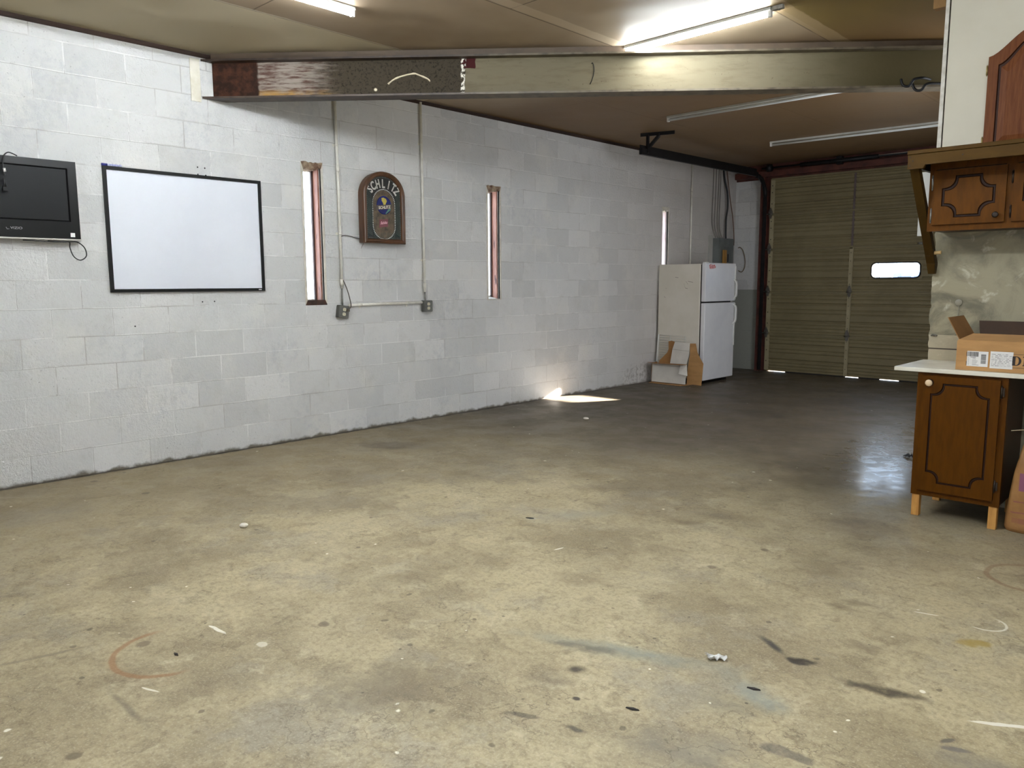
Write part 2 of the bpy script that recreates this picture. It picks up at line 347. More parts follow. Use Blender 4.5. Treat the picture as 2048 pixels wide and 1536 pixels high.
def block_material(name, tint_far=True, axis='Y', off=(0.0752, 0.0), two_tone=None):
    mt = bpy.data.materials.new(name); t = NT(mt); b = t.bsdf
    v = t.coord(); xyz = t.sep(v)
    wn = t.noise(v, 3.0, 3, 0.5)
    a = xyz[1] if axis == 'Y' else xyz[0]
    vec = t.comb(t.math('SUBTRACT', a, off[0]), t.math('ADD', xyz[2], t.math('MULTIPLY', t.math('SUBTRACT', wn, 0.5), 0.008)), 0.0)
    br = t.new('ShaderNodeTexBrick'); t.link(vec, br.inputs['Vector'])
    br.offset = 0.5; br.offset_frequency = 2
    br.inputs['Scale'].default_value = 1.0; br.inputs['Mortar Size'].default_value = 0.005; br.inputs['Mortar Smooth'].default_value = 0.15
    br.inputs['Brick Width'].default_value = 0.4064; br.inputs['Row Height'].default_value = 0.2032; br.inputs['Bias'].default_value = 0.0
    br.inputs['Color1'].default_value = (0.71, 0.705, 0.69, 1); br.inputs['Color2'].default_value = (0.58, 0.58, 0.57, 1); br.inputs['Mortar'].default_value = (0.80, 0.795, 0.78, 1)
    c = br.outputs['Color']
    c = t.mix(t.ramp(t.noise(v, 1.1, 5, 0.6), 0.42, 0.70, 0, 0.45), c, (0.55, 0.56, 0.56, 1))
    c = t.mix(t.ramp(t.noise(t.vadd(v, (5, 1, 2)), 2.2, 4, 0.6), 0.50, 0.72, 0, 0.5), c, (0.74, 0.72, 0.67, 1))
    # pores and chips showing the grey block
    c = t.mix(t.math('MULTIPLY', t.ramp(t.noise(v, 60, 3, 0.7), 0.62, 0.70, 0, 0.75), t.ramp(t.noise(v, 2.0, 3), 0.42, 0.62)), c, (0.30, 0.29, 0.28, 1))
    c = t.mix(t.ramp(t.noise(v, 13, 4, 0.6), 0.73, 0.77, 0, 0.8), c, (0.26, 0.24, 0.22, 1))
    # older worn paint, grey showing through in a broken pattern
    worn = t.math('MULTIPLY', t.ramp(t.noise(t.vadd(v, (2, 4, 7)), 0.9, 4, 0.6), 0.52, 0.66), t.ramp(t.noise(v, 16, 6, 0.75), 0.44, 0.62, 0, 0.42))
    c = t.mix(worn, c, (0.46, 0.47, 0.50, 1))
    c = t.mix(t.ramp(t.noise(t.vadd(v, (9, 9, 2)), 5.5, 6, 0.7), 0.50, 0.74, 0, 0.35), c, (0.50, 0.49, 0.46, 1))
    # thin shadow lines painted into the joint colour, broken up by noise
    br2 = t.new('ShaderNodeTexBrick'); t.link(t.vadd(vec, (0.0, 0.0035, 0.0)), br2.inputs['Vector']); br2.offset = 0.5; br2.offset_frequency = 2
    br2.inputs['Scale'].default_value = 1.0; br2.inputs['Mortar Size'].default_value = 0.0018; br2.inputs['Mortar Smooth'].default_value = 0.1
    br2.inputs['Brick Width'].default_value = 0.4064; br2.inputs['Row Height'].default_value = 0.2032
    c = t.mix(t.math('MULTIPLY', br2.outputs['Fac'], t.ramp(t.noise(t.mapping(v, sc=(1, 0.5, 2.5)), 1.6, 4, 0.65), 0.42, 0.58, 0.05, 0.65)), c, (0.24, 0.23, 0.21, 1))
    if tint_far:
        p = t.mapping(v, (0, 8.95, 0.12), (0, 0, 0), (1, 0.55, 0.22), 'TEXTURE')
        c = t.mix(t.math('MULTIPLY', t.ramp(t.length(t.comb(0.0, t.sep(p)[1], t.sep(p)[2])), 1.0, 0.3), t.ramp(t.noise(v, 22, 5, 0.7), 0.46, 0.62, 0, 0.8)), c, (0.12, 0.11, 0.10, 1))
    # dirty joints on some courses
    c = t.mix(t.math('MULTIPLY', br.outputs['Fac'], t.ramp(t.noise(v, 1.7, 4, 0.7), 0.48, 0.60, 0, 0.45)), c, (0.36, 0.34, 0.32, 1))
    # dirt splashed up from the floor
    low = t.math('ADD', xyz[2], t.math('MULTIPLY', t.noise(v, 8, 4), 0.10))
    c = t.mix(t.ramp(low, 0.085, 0.05), c, (0.16, 0.14, 0.11, 1))
    if tint_far: c = t.mix(t.ramp(xyz[1], 7.0, 10.0, 0, 0.6), c, (0.55, 0.50, 0.46, 1))
    if two_tone:
        c = t.mix(t.math('LESS_THAN', xyz[2], two_tone), c, (0.33, 0.34, 0.30, 1))
    t.link(c, b.inputs['Base Color'])
    b.inputs['Roughness'].default_value = 0.6; b.inputs['Specular IOR Level'].default_value = 0.3
    h = t.math('ADD', t.math('MULTIPLY', br.outputs['Fac'], -0.5), t.math('MULTIPLY', t.noise(v, 42, 5, 0.75), 0.8))
    t.bump(h, 0.8, 0.02)
    return mt

def ceiling_material():
    mt = bpy.data.materials.new('ceiling_board'); t = NT(mt); b = t.bsdf
    v = t.coord(); xyz = t.sep(v)
    vec = t.comb(t.math('SUBTRACT', xyz[1], 2.71), t.math('ADD', xyz[0], 0.10), 0.0)
    br = t.new('ShaderNodeTexBrick'); t.link(vec, br.inputs['Vector']); br.offset = 0.52; br.offset_frequency = 2
    br.inputs['Scale'].default_value = 1.0; br.inputs['Mortar Size'].default_value = 0.006; br.inputs['Mortar Smooth'].default_value = 0.2
    br.inputs['Brick Width'].default_value = 2.44; br.inputs['Row Height'].default_value = 1.24
    br.inputs['Color1'].default_value = S(166, 148, 124); br.inputs['Color2'].default_value = S(156, 138, 112); br.inputs['Mortar'].default_value = S(92, 76, 58)
    c = br.outputs['Color']
    c = t.mix(t.ramp(t.noise(v, 0.7, 4, 0.6), 0.40, 0.70, 0, 0.5), c, S(126, 106, 82))
    left = t.math('MULTIPLY', t.math('LESS_THAN', xyz[0], 1.14), t.math('LESS_THAN', xyz[1], 5.15))
    c = t.mix(left, c, S(214, 203, 176))  # lighter left board: bounce light off the near wall painted into the colour
    olive = t.math('MULTIPLY', t.math('GREATER_THAN', xyz[0], 3.66), t.math('GREATER_THAN', xyz[1], 3.93))
    c = t.mix(olive, c, S(114, 94, 47))
    c = t.mix(t.ramp(xyz[1], 5.4, 6.4, 0, 0.85), c, S(108, 81, 47))
    wx = t.math('ADD', xyz[0], t.math('MULTIPLY', t.noise(v, 6, 4), 0.03))
    for x0, x1, y0, y1, col, k in ((2.40, 2.50, 2.0, 5.2, S(186, 168, 142), 0.7), (3.63, 3.75, 3.0, 6.3, S(150, 128, 92), 0.8), (1.153, 1.170, 1.0, 4.4, S(226, 216, 196), 0.7)):
        f = t.math('MULTIPLY', t.math('MULTIPLY', t.ramp(wx, x0, x0 + .012), t.ramp(wx, x1 + .012, x1)), t.math('MULTIPLY', t.math('GREATER_THAN', xyz[1], y0), t.math('LESS_THAN', xyz[1], y1)))
        c = t.mix(t.math('MULTIPLY', f, k), c, col)
    c = t.mix(t.ramp(t.noise(v, 14, 3, 0.6), 0.74, 0.77, 0, 0.7), c, S(70, 56, 40))
    t.link(c, b.inputs['Base Color']); b.inputs['Roughness'].default_value = 0.55
    t.bump(t.math('ADD', t.noise(v, 0.9, 2), t.math('MULTIPLY', br.outputs['Fac'], -0.05)), 0.5, 0.12)
    return mt

M_floor = floor_material()
M_block = block_material('painted_block')
M_block_back = block_material('painted_block_back', False, 'X', (0.05, 0), 1.27)
M_ceil = ceiling_material()
M_plain = mat('plain_grey_wall', S(196, 194, 188), S(180, 178, 172), 2, 0.7)
M_dark_wood = mat('dark_ledger', S(58, 38, 28), S(40, 26, 20), 8, 0.8, stretch=(1, 0.2, 3))
M_cream_pipe = mat('cream_paint_metal', S(222, 219, 208), S(208, 204, 192), 14, 0.45)
M_black = mat('black_plastic', S(14, 14, 15), S(9, 9, 10), 8, 0.5, spec=0.2)
M_black_metal = mat('black_metal', S(26, 25, 26), S(18, 17, 18), 10, 0.5, spec=0.25)
M_cord = mat('black_cord', S(20, 20, 21), None, 8, 0.5)
M_red_steel = mat('red_primer_steel', S(92, 48, 38), S(66, 34, 28), 6, 0.6, bump=0.15)
M_white_plain = mat('white_enamel', S(226, 226, 222), S(216, 214, 208), 3, 0.35)
M_steel = mat('zinc_steel', S(150, 148, 142), S(120, 118, 112), 20, 0.4, 0.7)
M_brown_paint = mat('olive_brown_paint', S(76, 54, 17), S(68, 47, 14), 6, 0.5, stretch=(1, 3, 3), spec=0.1)
M_brown_dark = mat('dark_brown_paint', S(62, 44, 14), S(54, 38, 11), 6, 0.5, stretch=(3, 3, 1), spec=0.1)
M_cab = mat('brown_stained_wood', S(78, 44, 2), S(68, 37, 1), 9, 0.42, bump=0.05, bump_scale=30, stretch=(6, 6, 0.8), spec=0.1)
M_cab_groove = mat('dark_routed_groove', S(38, 16, 4), S(30, 12, 3), 9, 0.5, spec=0.2)
M_cab_up = mat('warm_brown_wood', S(88, 52, 9), S(76, 43, 6), 8, 0.42, bump=0.05, bump_scale=30, stretch=(5, 5, 1.0), spec=0.1)
M_cherry = mat('cherry_wood', S(108, 64, 34), S(92, 50, 25), 9, 0.42, bump=0.05, bump_scale=30, stretch=(8, 8, 0.7), spec=0.1)
M_pine = mat('bare_pine', S(190, 140, 72), S(166, 116, 54), 8, 0.6, stretch=(5, 5, 1))
M_card = mat('cardboard', S(176, 134, 84), S(162, 122, 76), 5, 0.75, stretch=(1, 1, 4))
M_card_dark = mat('cardboard_inside', S(150, 108, 62), S(138, 98, 54), 5, 0.8)
M_card_white = mat('white_cardboard', S(212, 208, 200), S(198, 194, 186), 4, 0.6)
M_ink = mat('black_ink', S(28, 20, 22), None, 8, 0.6)
M_paper = mat('label_paper', S(228, 226, 224), S(218, 216, 214), 6, 0.6)
M_glass = glass('clear_glass')

# ------------------------------------------------------------------ room shell
o = MB().box(-0.2, 9.2, -4.2, 11.62, -0.12, 0.0).build('floor', M_floor); struct(o)
WT = 3.135
WINS = ((3.748, 3.925, 1.216, 2.43), (6.008, 6.188, 1.216, 2.42), (9.446, 9.600, 1.216, 2.425))
wl = MB()
y = -4.2
for y0, y1, z0, z1 in WINS:
    wl.box(-0.2, 0, y, y0, 0, WT); wl.box(-0.2, 0, y0, y1, 0, z0); wl.box(-0.2, 0, y0, y1, z1, WT); y = y1
wl.box(-0.2, 0, y, 11.76, 0, WT)
bmesh.ops.remove_doubles(wl.bm, verts=wl.bm.verts[:], dist=1e-5)
w_left = struct(wl.build('wall_left', M_block))
MB().box(-0.001, 0.006, 2.79, 2.868, 2.80, 3.12).build('plaster_patch', mat('cream_plaster', S(214, 210, 196), S(200, 194, 176), 9, 0.6, bump=0.4, bump_scale=25), w_left)
o = struct(MB().box(-0.2, -0.035, -4.2, 11.76, WT, 3.18).build('trim_1', M_dark_wood))
wb = MB()
wb.box(0.0, 0.50, 11.56, 11.76, 0, 2.955); wb.box(3.12, 5.0, 11.56, 11.76, 0, 3.18)
struct(wb.build('wall_back', M_block_back))
o = MB()
o.box(0.0, 3.12, 11.57, 11.76, 2.957, 3.18); o.box(0.5, 3.12, 11.547, 11.575, 2.93, 2.99); o.box(0.02, 3.12, 11.47, 11.57, 2.985, 3.07)
struct(o.build('trim_2', M_red_steel))
o = MB(); o.box(0.462, 0.53, 11.46, 11.74, 0, 2.985); o.box(0.52, 0.66, 11.55, 11.74, 0, 2.957); o.box(3.02, 3.14, 11.55, 11.74, 0, 2.957)
struct(o.build('trim_3', M_red_steel))
struct(MB().box(-0.3, 9.3, -4.3, 11.9, 3.18, 3.3).build('ceiling', M_ceil))
# partition carrying the kitchen cabinets
def plaster_material():
    mt = bpy.data.materials.new('grey_plaster'); t = NT(mt); b = t.bsdf; v = t.coord(); xyz = t.sep(v)
    c = t.mix(t.ramp(t.noise(v, 3.2, 6, 0.65, dist=1.2), 0.38, 0.66), S(150, 143, 119), S(104, 99, 82))
    c = t.mix(t.ramp(t.noise(t.vadd(v, (3, 0, 1)), 7, 5, 0.6, dist=0.8), 0.56, 0.70, 0, 0.6), c, S(206, 200, 182))
    c = t.mix(t.ramp(t.noise(v, 11, 4, 0.6), 0.70, 0.75, 0, 0.7), c, S(84, 72, 56))
    lowb = t.math('MULTIPLY', t.math('LESS_THAN', xyz[2], 1.05), t.math('LESS_THAN', xyz[0], 4.78))
    c = t.mix(t.math('MULTIPLY', lowb, 0.6), c, S(196, 184, 158))
    ln = t.ramp(t.math('ABSOLUTE', t.math('SUBTRACT', xyz[2], 0.962)), 0.006, 0.002)
    c = t.mix(ln, c, S(58, 46, 36))
    for cx, cz, rx, rz in ((4.66, 0.93, 0.011, 0.010), (4.76, 0.915, 0.008, 0.007), (4.63, 1.03, 0.03, 0.006)):
        p = t.mapping(v, (cx, 0, cz), (0, 0, 0), (rx, 5, rz), 'TEXTURE')
        c = t.mix(t.ramp(t.length(p), 1.0, 0.6), c, S(44, 34, 26))
    t.link(c, b.inputs['Base Color']); b.inputs['Roughness'].default_value = 0.42
    t.bump(t.noise(v, 6, 5, 0.6), 0.25, 0.02)
    return mt
wr = MB()
ragged = [(4.602, 0.0)]
z = 0.0
rnd = random.Random(3)
while z < 2.14:
    z += 0.03; ragged.append((4.600 + rnd.uniform(-0.006, 0.008), min(z, 2.15)))
wr.prism([(9.2, 0.0), (9.2, 3.18), (4.62, 3.18), (4.62, 2.16)] + ragged[::-1], FXZ, 5.44, 5.56)
w_right = struct(wr.build('wall_right', plaster_material()))
up = MB(); up.box(4.611, 9.0, 5.424, 5.44, 2.10, 3.18)
struct(up.build('upper_panel', mat('cream_wall_paint', S(206, 200, 182), S(198, 192, 172), 1.5, 0.5), w_right))
ed = MB(); ed.hexa([(4.578, 5.43, 2.10), (4.601, 5.43, 2.10), (4.601, 5.50, 2.10), (4.578, 5.50, 2.10)], [(4.580, 5.43, 3.18), (4.600, 5.43, 3.18), (4.600, 5.50, 3.18), (4.580, 5.50, 3.18)])
struct(ed.build('edge_strip', mat('white_trim_paint', S(214, 210, 200), S(190, 184, 170), 20, 0.5), w_right))
gp = MB(); gp.box(4.600, 4.612, 5.445, 5.50, 2.10, 3.18)
struct(gp.build('open_joint', mat('dark_gap', S(36, 28, 22), None, 8, 0.9), w_right))
struct(MB().box(4.95, 5.1, 5.56, 11.76, 0, 3.18).build('wall_bay', M_plain))
struct(MB().box(9.0, 9.2, -4.2, 5.44, 0, 3.18).build('wall_side', M_plain))
struct(MB().box(-0.2, 9.2, -4.2, -4.0, 0, 3.18).build('wall_front', M_plain))

# ------------------------------------------------------------------ slit windows
M_pink = mat('red_stained_jamb', S(164, 118, 102), S(138, 94, 80), 7, 0.6, stretch=(3, 3, 0.6), speck=(S(80, 44, 38), 9, 0.70))
M_rust = mat('broken_rusty_lintel', S(78, 46, 28), S(150, 134, 112), 14, 0.9, bump=0.8, bump_scale=30)
M_trimcol = mat('chalky_surround', S(206, 200, 188), S(186, 180, 166), 12, 0.7)
M_whiteframe = mat('white_sash', S(230, 226, 220), S(214, 208, 200), 6, 0.4)
for i, (y0, y1, z0, z1) in enumerate(WINS):
    w = struct(thing('window_%d' % (i + 1), 'slit window', 'window', (0, (y0 + y1) / 2, z0)))
    del w['label']; del w['category']
    q = MB(); q.box(-0.19, -0.03, y1 - 0.018, y1 - 0.001, z0, z1); q.build('jamb', M_pink if i < 2 else mat('chalk_white_jamb', S(206, 196, 200), S(196, 176, 176), 7, 0.6, stretch=(3, 3, 0.6)), w)
    q = MB(); q.box(-0.19, -0.03, y0 + 0.001, y0 + 0.012, z0, z1); q.build('jamb', M_whiteframe, w)
    q = MB()
    for a, b in ((y0 + 0.012, y0 + 0.024), (y1 - 0.034, y1 - 0.018)): q.box(-0.15, -0.12, a, b, z0 + 0.03, z1 - 0.04)
    q.box(-0.15, -0.12, y0 + 0.012, y1 - 0.018, z0 + 0.02, z0 + 0.035); q.box(-0.15, -0.12, y0 + 0.012, y1 - 0.018, z1 - 0.05, z1 - 0.035)
    q.build('sash', M_whiteframe, w)
    MB().box(-0.137, -0.133, y0 + 0.024, y1 - 0.034, z0 + 0.035, z1 - 0.05).build('pane', M_glass, w)
    MB().box(-0.112, -0.10, y1 - 0.034, y1 - 0.018, z0 + 0.02, z1 - 0.04).build('stop', mat('dark_stop', S(60, 36, 30), None, 8, 0.7), w)
    # chalky raised surround on the room side
    q = MB(); sw = 0.022 if i < 2 else 0.012
    q.box(-0.02, 0.004, y0 - sw, y0, z0 - 0.01, z1 + 0.01); q.box(-0.02, 0.004, y1, y1 + sw, z0 - 0.01, z1 + 0.01)
    q.build('surround', M_trimcol, w)
    # broken masonry under the lintel
    q = MB()
    n = 9
    top = [(y0 - 0.02 + (y1 - y0 + 0.04) * k / n, z1 + 0.016 + rnd.uniform(-0.006, 0.006)) for k in range(n + 1)]
    bot = [(y0 + (y1 - y0) * k / n, z1 - 0.045 + 0.02 * abs(k / n - 0.4) + rnd.uniform(-0.012, 0.008)) for k in range(n, -1, -1)]
    q.prism(top + bot, YZ, -0.10, 0.007); q.build('lintel_rubble', M_rust if i < 2 else M_trimcol, w)
    q = MB()
    q.hexa([(-0.19, y0, z0 + 0.03), (-0.19, y1, z0 + 0.03), (0.005, y1 + 0.02, z0 - 0.012), (0.005, y0 - 0.02, z0 - 0.012)],
           [(-0.19, y0, z0 + 0.034), (-0.19, y1, z0 + 0.034), (0.006, y1 + 0.02, z0 - 0.006), (0.006, y0 - 0.02, z0 - 0.006)])
    if i == 0:
        e = MB(); e.prism([(y0 - .022, z0 - .018), (y1 + .022, z0 - .018), (y1 + .002, z0 + .028), (y0 - .002, z0 + .028)], YZ, -0.01, 0.0065); e.build('sill_edge', mat('dark_rust_edge', S(66, 38, 26), S(34, 22, 18), 16, 0.85, bump=.5), w)
    q.build('sill', (mat('rusty_sill', S(70, 38, 24), S(36, 22, 16), 18, 0.8, bump=0.5), M_trimcol, M_trimcol)[i], w)

# added dummy window for the bay fill lamp, unseen behind the partition
w = struct(thing('window_4', '', 'window', (4.95, 7.35, 1.0))); del w['label']; del w['category']
q = MB()
for a, b, c, d in ((6.0, 8.7, .95, 1.0), (6.0, 8.7, 2.50, 2.55), (6.0, 6.05, .95, 2.55), (8.65, 8.7, .95, 2.55), (7.33, 7.37, 1.0, 2.5)): q.box(4.90, 4.95, a, b, c, d)
q.build('frame', M_white_plain, w)
MB().box(4.93, 4.94, 6.05, 8.65, 1.0, 2.5).build('pane', mat('frosted_pane', S(220, 226, 232), None, 4, 0.3), w)

# ------------------------------------------------------------------ outside
struct(MB().box(-90, 90, 11.9, 160, -0.3, -0.05).build('ground_outside', mat('pale_paving', S(186, 184, 178), S(170, 168, 162), 0.4, 0.9)))
struct(MB().box(-90, -0.35, -40, 11.9, -0.3, -0.05).build('yard_ground', mat('pale_gravel', S(180, 176, 168), S(160, 158, 150), 0.4, 0.9)))
# a parked van and a bare tree seen through the door's window
v = thing('van', 'blue van parked outside, seen through the window of the roll-up door', 'van', (-10.6, 60.0, -0.05))
vx, vy = -10.6, 60.0
M_vblue = mat('blue_car_paint', S(96, 116, 168), S(88, 108, 158), 2, 0.35)
q = MB()
q.prism([(-2.3, 0.35), (2.3, 0.35), (2.35, 0.95), (1.95, 1.15), (1.35, 1.95), (1.1, 2.02), (-2.2, 2.02), (-2.32, 1.9), (-2.35, 0.9)], lambda a, b, d: (vx + a, vy + d, b), 0, 1.8)
q.build('body', M_vblue, v, 0.05)
q = MB()
for a, b in ((-2.0, -1.1), (-0.9, -0.05), (0.1, 0.95)): q.box(vx + a, vx + b, vy - 0.01, vy + 0.01, 1.2, 1.75)
q.build('side_glass', mat('dark_car_glass', S(40, 50, 60), None, 3, 0.1), v)
for wx in (-1.5, 1.45):
    for wy in (0.0, 1.6):
        MB().tube([(vx + wx, vy + wy, 0.29), (vx + wx, vy + wy + 0.2, 0.29)], 0.34, 20).build('wheel', M_black, v)
t_ = thing('tree', 'bare-branched tree outside, seen through the window of the roll-up door', 'tree', (-14.3, 58, -0.05))
q = MB(); q.tube([(-14.3, 58, -0.05), (-14.25, 58, 1.2), (-14.4, 58.1, 2.6), (-14.3, 58, 4.4)], [0.2, 0.16, 0.11, 0.03], 10)
rb = random.Random(5)
for k in range(46):
    z0 = rb.uniform(0.7, 4.0); a = rb.uniform(0, 2 * PI); L = rb.uniform(0.8, 2.0)
    p0 = Vector((-14.32, 58.03, z0)); p1 = p0 + Vector((math.cos(a) * L * .5, math.sin(a) * L * .5, L * .32)); p2 = p1 + Vector((math.cos(a + .5) * L * .5, math.sin(a + .5) * L * .5, L * .3))
    q.tube([p0, p1, p2], [0.05, 0.03, 0.008], 5)
    for j in range(3):
        b2 = a + rb.uniform(-1.3, 1.3); s0 = p0.lerp(p2, rb.uniform(.4, .95)); q.tube([s0, s0 + Vector((math.cos(b2) * .5, math.sin(b2) * .5, rb.uniform(-.1, .4)))], [0.018, 0.005], 4)
q.build('branches', mat('grey_bark', S(110, 96, 104), S(86, 76, 84), 5, 0.9), t_)

# ------------------------------------------------------------------ garage door
DX0, DX1, DY = 0.615, 3.06, 11.50
SECZ = [0.013, 0.601, 1.240, 1.886, 2.421, 2.955]
M_door = mat('tan_steel_door', S(128, 118, 88), S(118, 108, 80), 3, 0.45, spec=0.4)
M_doorstile = mat('tan_stile', S(160, 150, 120), S(146, 136, 106), 6, 0.45)
M_hinge = mat('galvanised_hinge', S(112, 108, 100), S(88, 84, 78), 20, 0.5, 0.6)
g = struct(thing('door_1', '', '', (1.84, 11.5, 0))); del g['label']; del g['category']
def section_profile(z0, z1):
    H = z1 - z0; P = [(z1, 0.0), (z1 - 0.008, 0.0), (z1 - 0.010, -0.012), (z1 - 0.028, -0.012), (z1 - 0.032, 0.004)]
    for f, d, hw in ((0.10, .010, .008), (0.18, .010, .008), (0.29, .018, .014), (0.43, .010, .008), (0.52, .010, .008), (0.70, .018, .014), (0.79, .010, .008), (0.87, .010, .008), (0.95, .008, .008)):
        zc = z1 - f * H
        P += [(zc + hw + 0.007, 0.0), (zc + hw * .3, d), (zc - hw * .3, d), (zc - hw - 0.007, 0.0)]
    P += [(z0 + 0.004, 0.0), (z0, 0.012)]
    return P
def strip(q, prof, x0, x1, y):
    a = [q.bm.verts.new((x0, y + d, z)) for z, d in prof]; b = [q.bm.verts.new((x1, y + d, z)) for z, d in prof]
    for i in range(len(prof) - 1): q.bm.faces.new((a[i], b[i], b[i + 1], a[i + 1]))
def cut(prof, lo, hi):
    out = []
    for (z0, d0), (z1, d1) in zip(prof, prof[1:]):
        if z0 <= lo: break
        if z1 >= hi: continue
        if not out:
            k = (z0 - min(z0, hi)) / (z0 - z1) if z0 != z1 else 0; out.append((min(z0, hi), d0 + (d1 - d0) * k))
        if z1 <= lo:
            k = (z0 - lo) / (z0 - z1); out.append((lo, d0 + (d1 - d0) * k)); break
        out.append((z1, d1))
    return out
WX0, WX1, WZ0, WZ1 = 2.158, 2.787, 1.443, 1.645
for k in range(5):
    q = MB(); pr = section_profile(SECZ[k], SECZ[k + 1])
    if k == 2:
        strip(q, pr, DX0, WX0 - .03, DY); strip(q, pr, WX1 + .03, DX1, DY)
        strip(q, cut(pr, WZ1 + .022, SECZ[3]), WX0 - .03, WX1 + .03, DY); strip(q, cut(pr, SECZ[2], WZ0 - .022), WX0 - .03, WX1 + .03, DY)
    else: strip(q, pr, DX0, DX1, DY)
    # back skin
    if k == 2:
        z0, z1 = SECZ[2], SECZ[3]
        for a, b, c, d in ((DX0, WX0 - .03, z0, z1), (WX1 + .03, DX1, z0, z1), (WX0 - .03, WX1 + .03, WZ1 + .022, z1), (WX0 - .03, WX1 + .03, z0, WZ0 - .022)): q.box(a, b, DY + .02, DY + .045, c - .004, d)
    else: q.box(DX0, DX1, DY + .02, DY + .045, SECZ[k] - .004, SECZ[k + 1] - .004)
    sec = q.build('door_section', M_door, g)
    if k == 2:
        q = MB()
        outer = [(WX0 - .03, WZ0 - .022), (WX1 + .03, WZ0 - .022), (WX1 + .03, WZ1 + .022), (WX0 - .03, WZ1 + .022)]
        hole = rrect(WX0, WX1, WZ0, WZ1, 0.055, 6)
        l1 = q.holed(outer, [hole], FXZ, DY - 0.002); l2 = q.holed(outer, [hole], FXZ, DY + 0.044)
        q.bridge(l1[0], l2[0]); q.bridge(l1[1], l2[1]); q.build('window_surround', M_door, sec)
        q = MB()
        h2 = rrect(WX0 - .014, WX1 + .014, WZ0 - .014, WZ1 + .014, 0.066, 6); h1 = rrect(WX0 + .004, WX1 - .004, WZ0 + .004, WZ1 - .004, 0.052, 6)
        l1 = q.holed(h2, [h1], FXZ, DY - 0.012); l2 = q.holed(h2, [h1], FXZ, DY - 0.002); q.bridge(l1[0], l2[0]); q.bridge(l1[1], l2[1])
        q.build('gasket', mat('black_rubber', S(24, 22, 22), None, 8, 0.7), sec)
        q = MB(); q.prism(h1, FXZ, DY + .018, DY + .022); q.build('pane', M_glass, sec)
q = MB()
for a, b in ((0.95, 1.86), (2.05, 2.34), (2.60, 3.06)): q.box(a, b, DY + .005, DY + .035, 0.0, 0.022)
q.build('bottom_seal', MATS['black_rubber'], g)
for k in range(5):
    q = MB(); z0, z1 = SECZ[k] + .012, SECZ[k + 1] - .012
    q.box(DX0 - .004, DX0 + .062, DY - .008, DY + .012, z0, z1)
    for zz in (z0 + .14, z0 + .31, z1 - .10): q.tube([(DX0 + .024, DY - .0085, zz), (DX0 + .024, DY - .0095, zz)], 0.008, 8, mi=1)
    q.build('end_stile', [M_doorstile, M_ink], g)
for k in range(3):
    q = MB(); z0, z1 = SECZ[k] + (.012 if k else 0), SECZ[k + 1] - .004
    q.box(1.838, 1.890, DY - .012, DY + .012, z0, z1); q.box(1.884, 1.894, DY - .020, DY + .012, z0, z1)
    for zz in (z0 + .1, z0 + .25, z1 - .2, z1 - .08): q.tube([(1.862, DY - .0125, zz), (1.862, DY - .0135, zz)], 0.006, 8, mi=1)
    q.build('centre_stile', [M_doorstile, M_ink], g)
q = MB(); q.box(1.850, 1.880, DY - .001, DY + .02, 1.90, 2.95); q.build('stile_ghost_mark', mat('bare_primer_stripe', S(98, 86, 84), S(82, 72, 72), 10, 0.6), g)  # stripe left on the door where the upper stile is missing
for hx in (1.865, DX0 + .012):
    for hz in SECZ[1:3] + ([SECZ[3], SECZ[4]] if hx < 1 else []):
        q = MB(); yy = DY - .022
        q.prism([(hx - .034, hz + .012), (hx + .034, hz + .012), (hx + .030, hz + .04), (hx + .006, hz + .095), (hx - .006, hz + .095), (hx - .030, hz + .04)], FXZ, yy, yy + .004)
        q.prism([(hx - .028, hz - .012), (hx + .028, hz - .012), (hx + .016, hz - .07), (hx - .016, hz - .07)], FXZ, yy, yy + .004)
        q.tube([(hx - .036, yy, hz), (hx + .036, yy, hz)], 0.012, 10)
        if hx < 1: q.tube([(hx - .10, yy, hz), (hx, yy, hz)], 0.008, 8)
        q.build('hinge', M_hinge, g)
q = MB()
q.tube([(2.74, DY - .03, 1.90), (2.82, DY - .03, 1.90)], 0.008, 8); q.box(2.76, 2.80, DY - .035, DY, 1.885, 1.915)
q.build('lock_bar', M_steel, g)
# vertical track
q = MB()
q.box(0.530, 0.588, 11.42, 11.425, 0.02, 2.70); q.box(0.530, 0.534, 11.42, 11.47, 0.02, 2.70); q.box(0.530, 0.560, 11.468, 11.473, 0.02, 2.70)
for zz in (0.5, 1.3, 2.1): q.box(0.522, 0.532, 11.44, 11.55, zz, zz + .08)
q.build('vertical_track', M_black_metal, g)
q = MB()
arc = [(0.56, 11.42 - 0.30 * (1 - math.cos(a)), 2.68 + 0.29 * math.sin(a)) for a in [PI / 2 * k / 8 for k in range(9)]]
q.tube(arc, 0.032, 8); q.build('curved_track', M_black_metal, g)
q = MB()
q.hexa([(0.60, 7.98, 2.915), (0.645, 7.98, 2.915), (0.645, 7.98, 2.985), (0.60, 7.98, 2.985)], [(0.54, 11.14, 2.955), (0.575, 11.14, 2.955), (0.575, 11.14, 3.02), (0.54, 11.14, 3.02)])
q.hexa([(0.60, 7.99, 2.985), (0.606, 7.99, 2.985), (0.606, 7.99, 3.03), (0.60, 7.99, 3.03)], [(0.54, 11.14, 3.02), (0.546, 11.14, 3.02), (0.546, 11.14, 3.07), (0.54, 11.14, 3.07)])
q.tube([(0.646, 8.03, 2.955), (0.650, 8.03, 2.955)], 0.010, 8)
q.build('horizontal_track', M_black_metal, g)
q = MB()
q.hexa([(0.55, 8.075, 3.14), (0.945, 8.205, 3.14), (0.945, 8.205, 3.18), (0.55, 8.075, 3.18)], [(0.546, 8.087, 3.14), (0.941, 8.217, 3.14), (0.941, 8.217, 3.18), (0.546, 8.087, 3.18)])
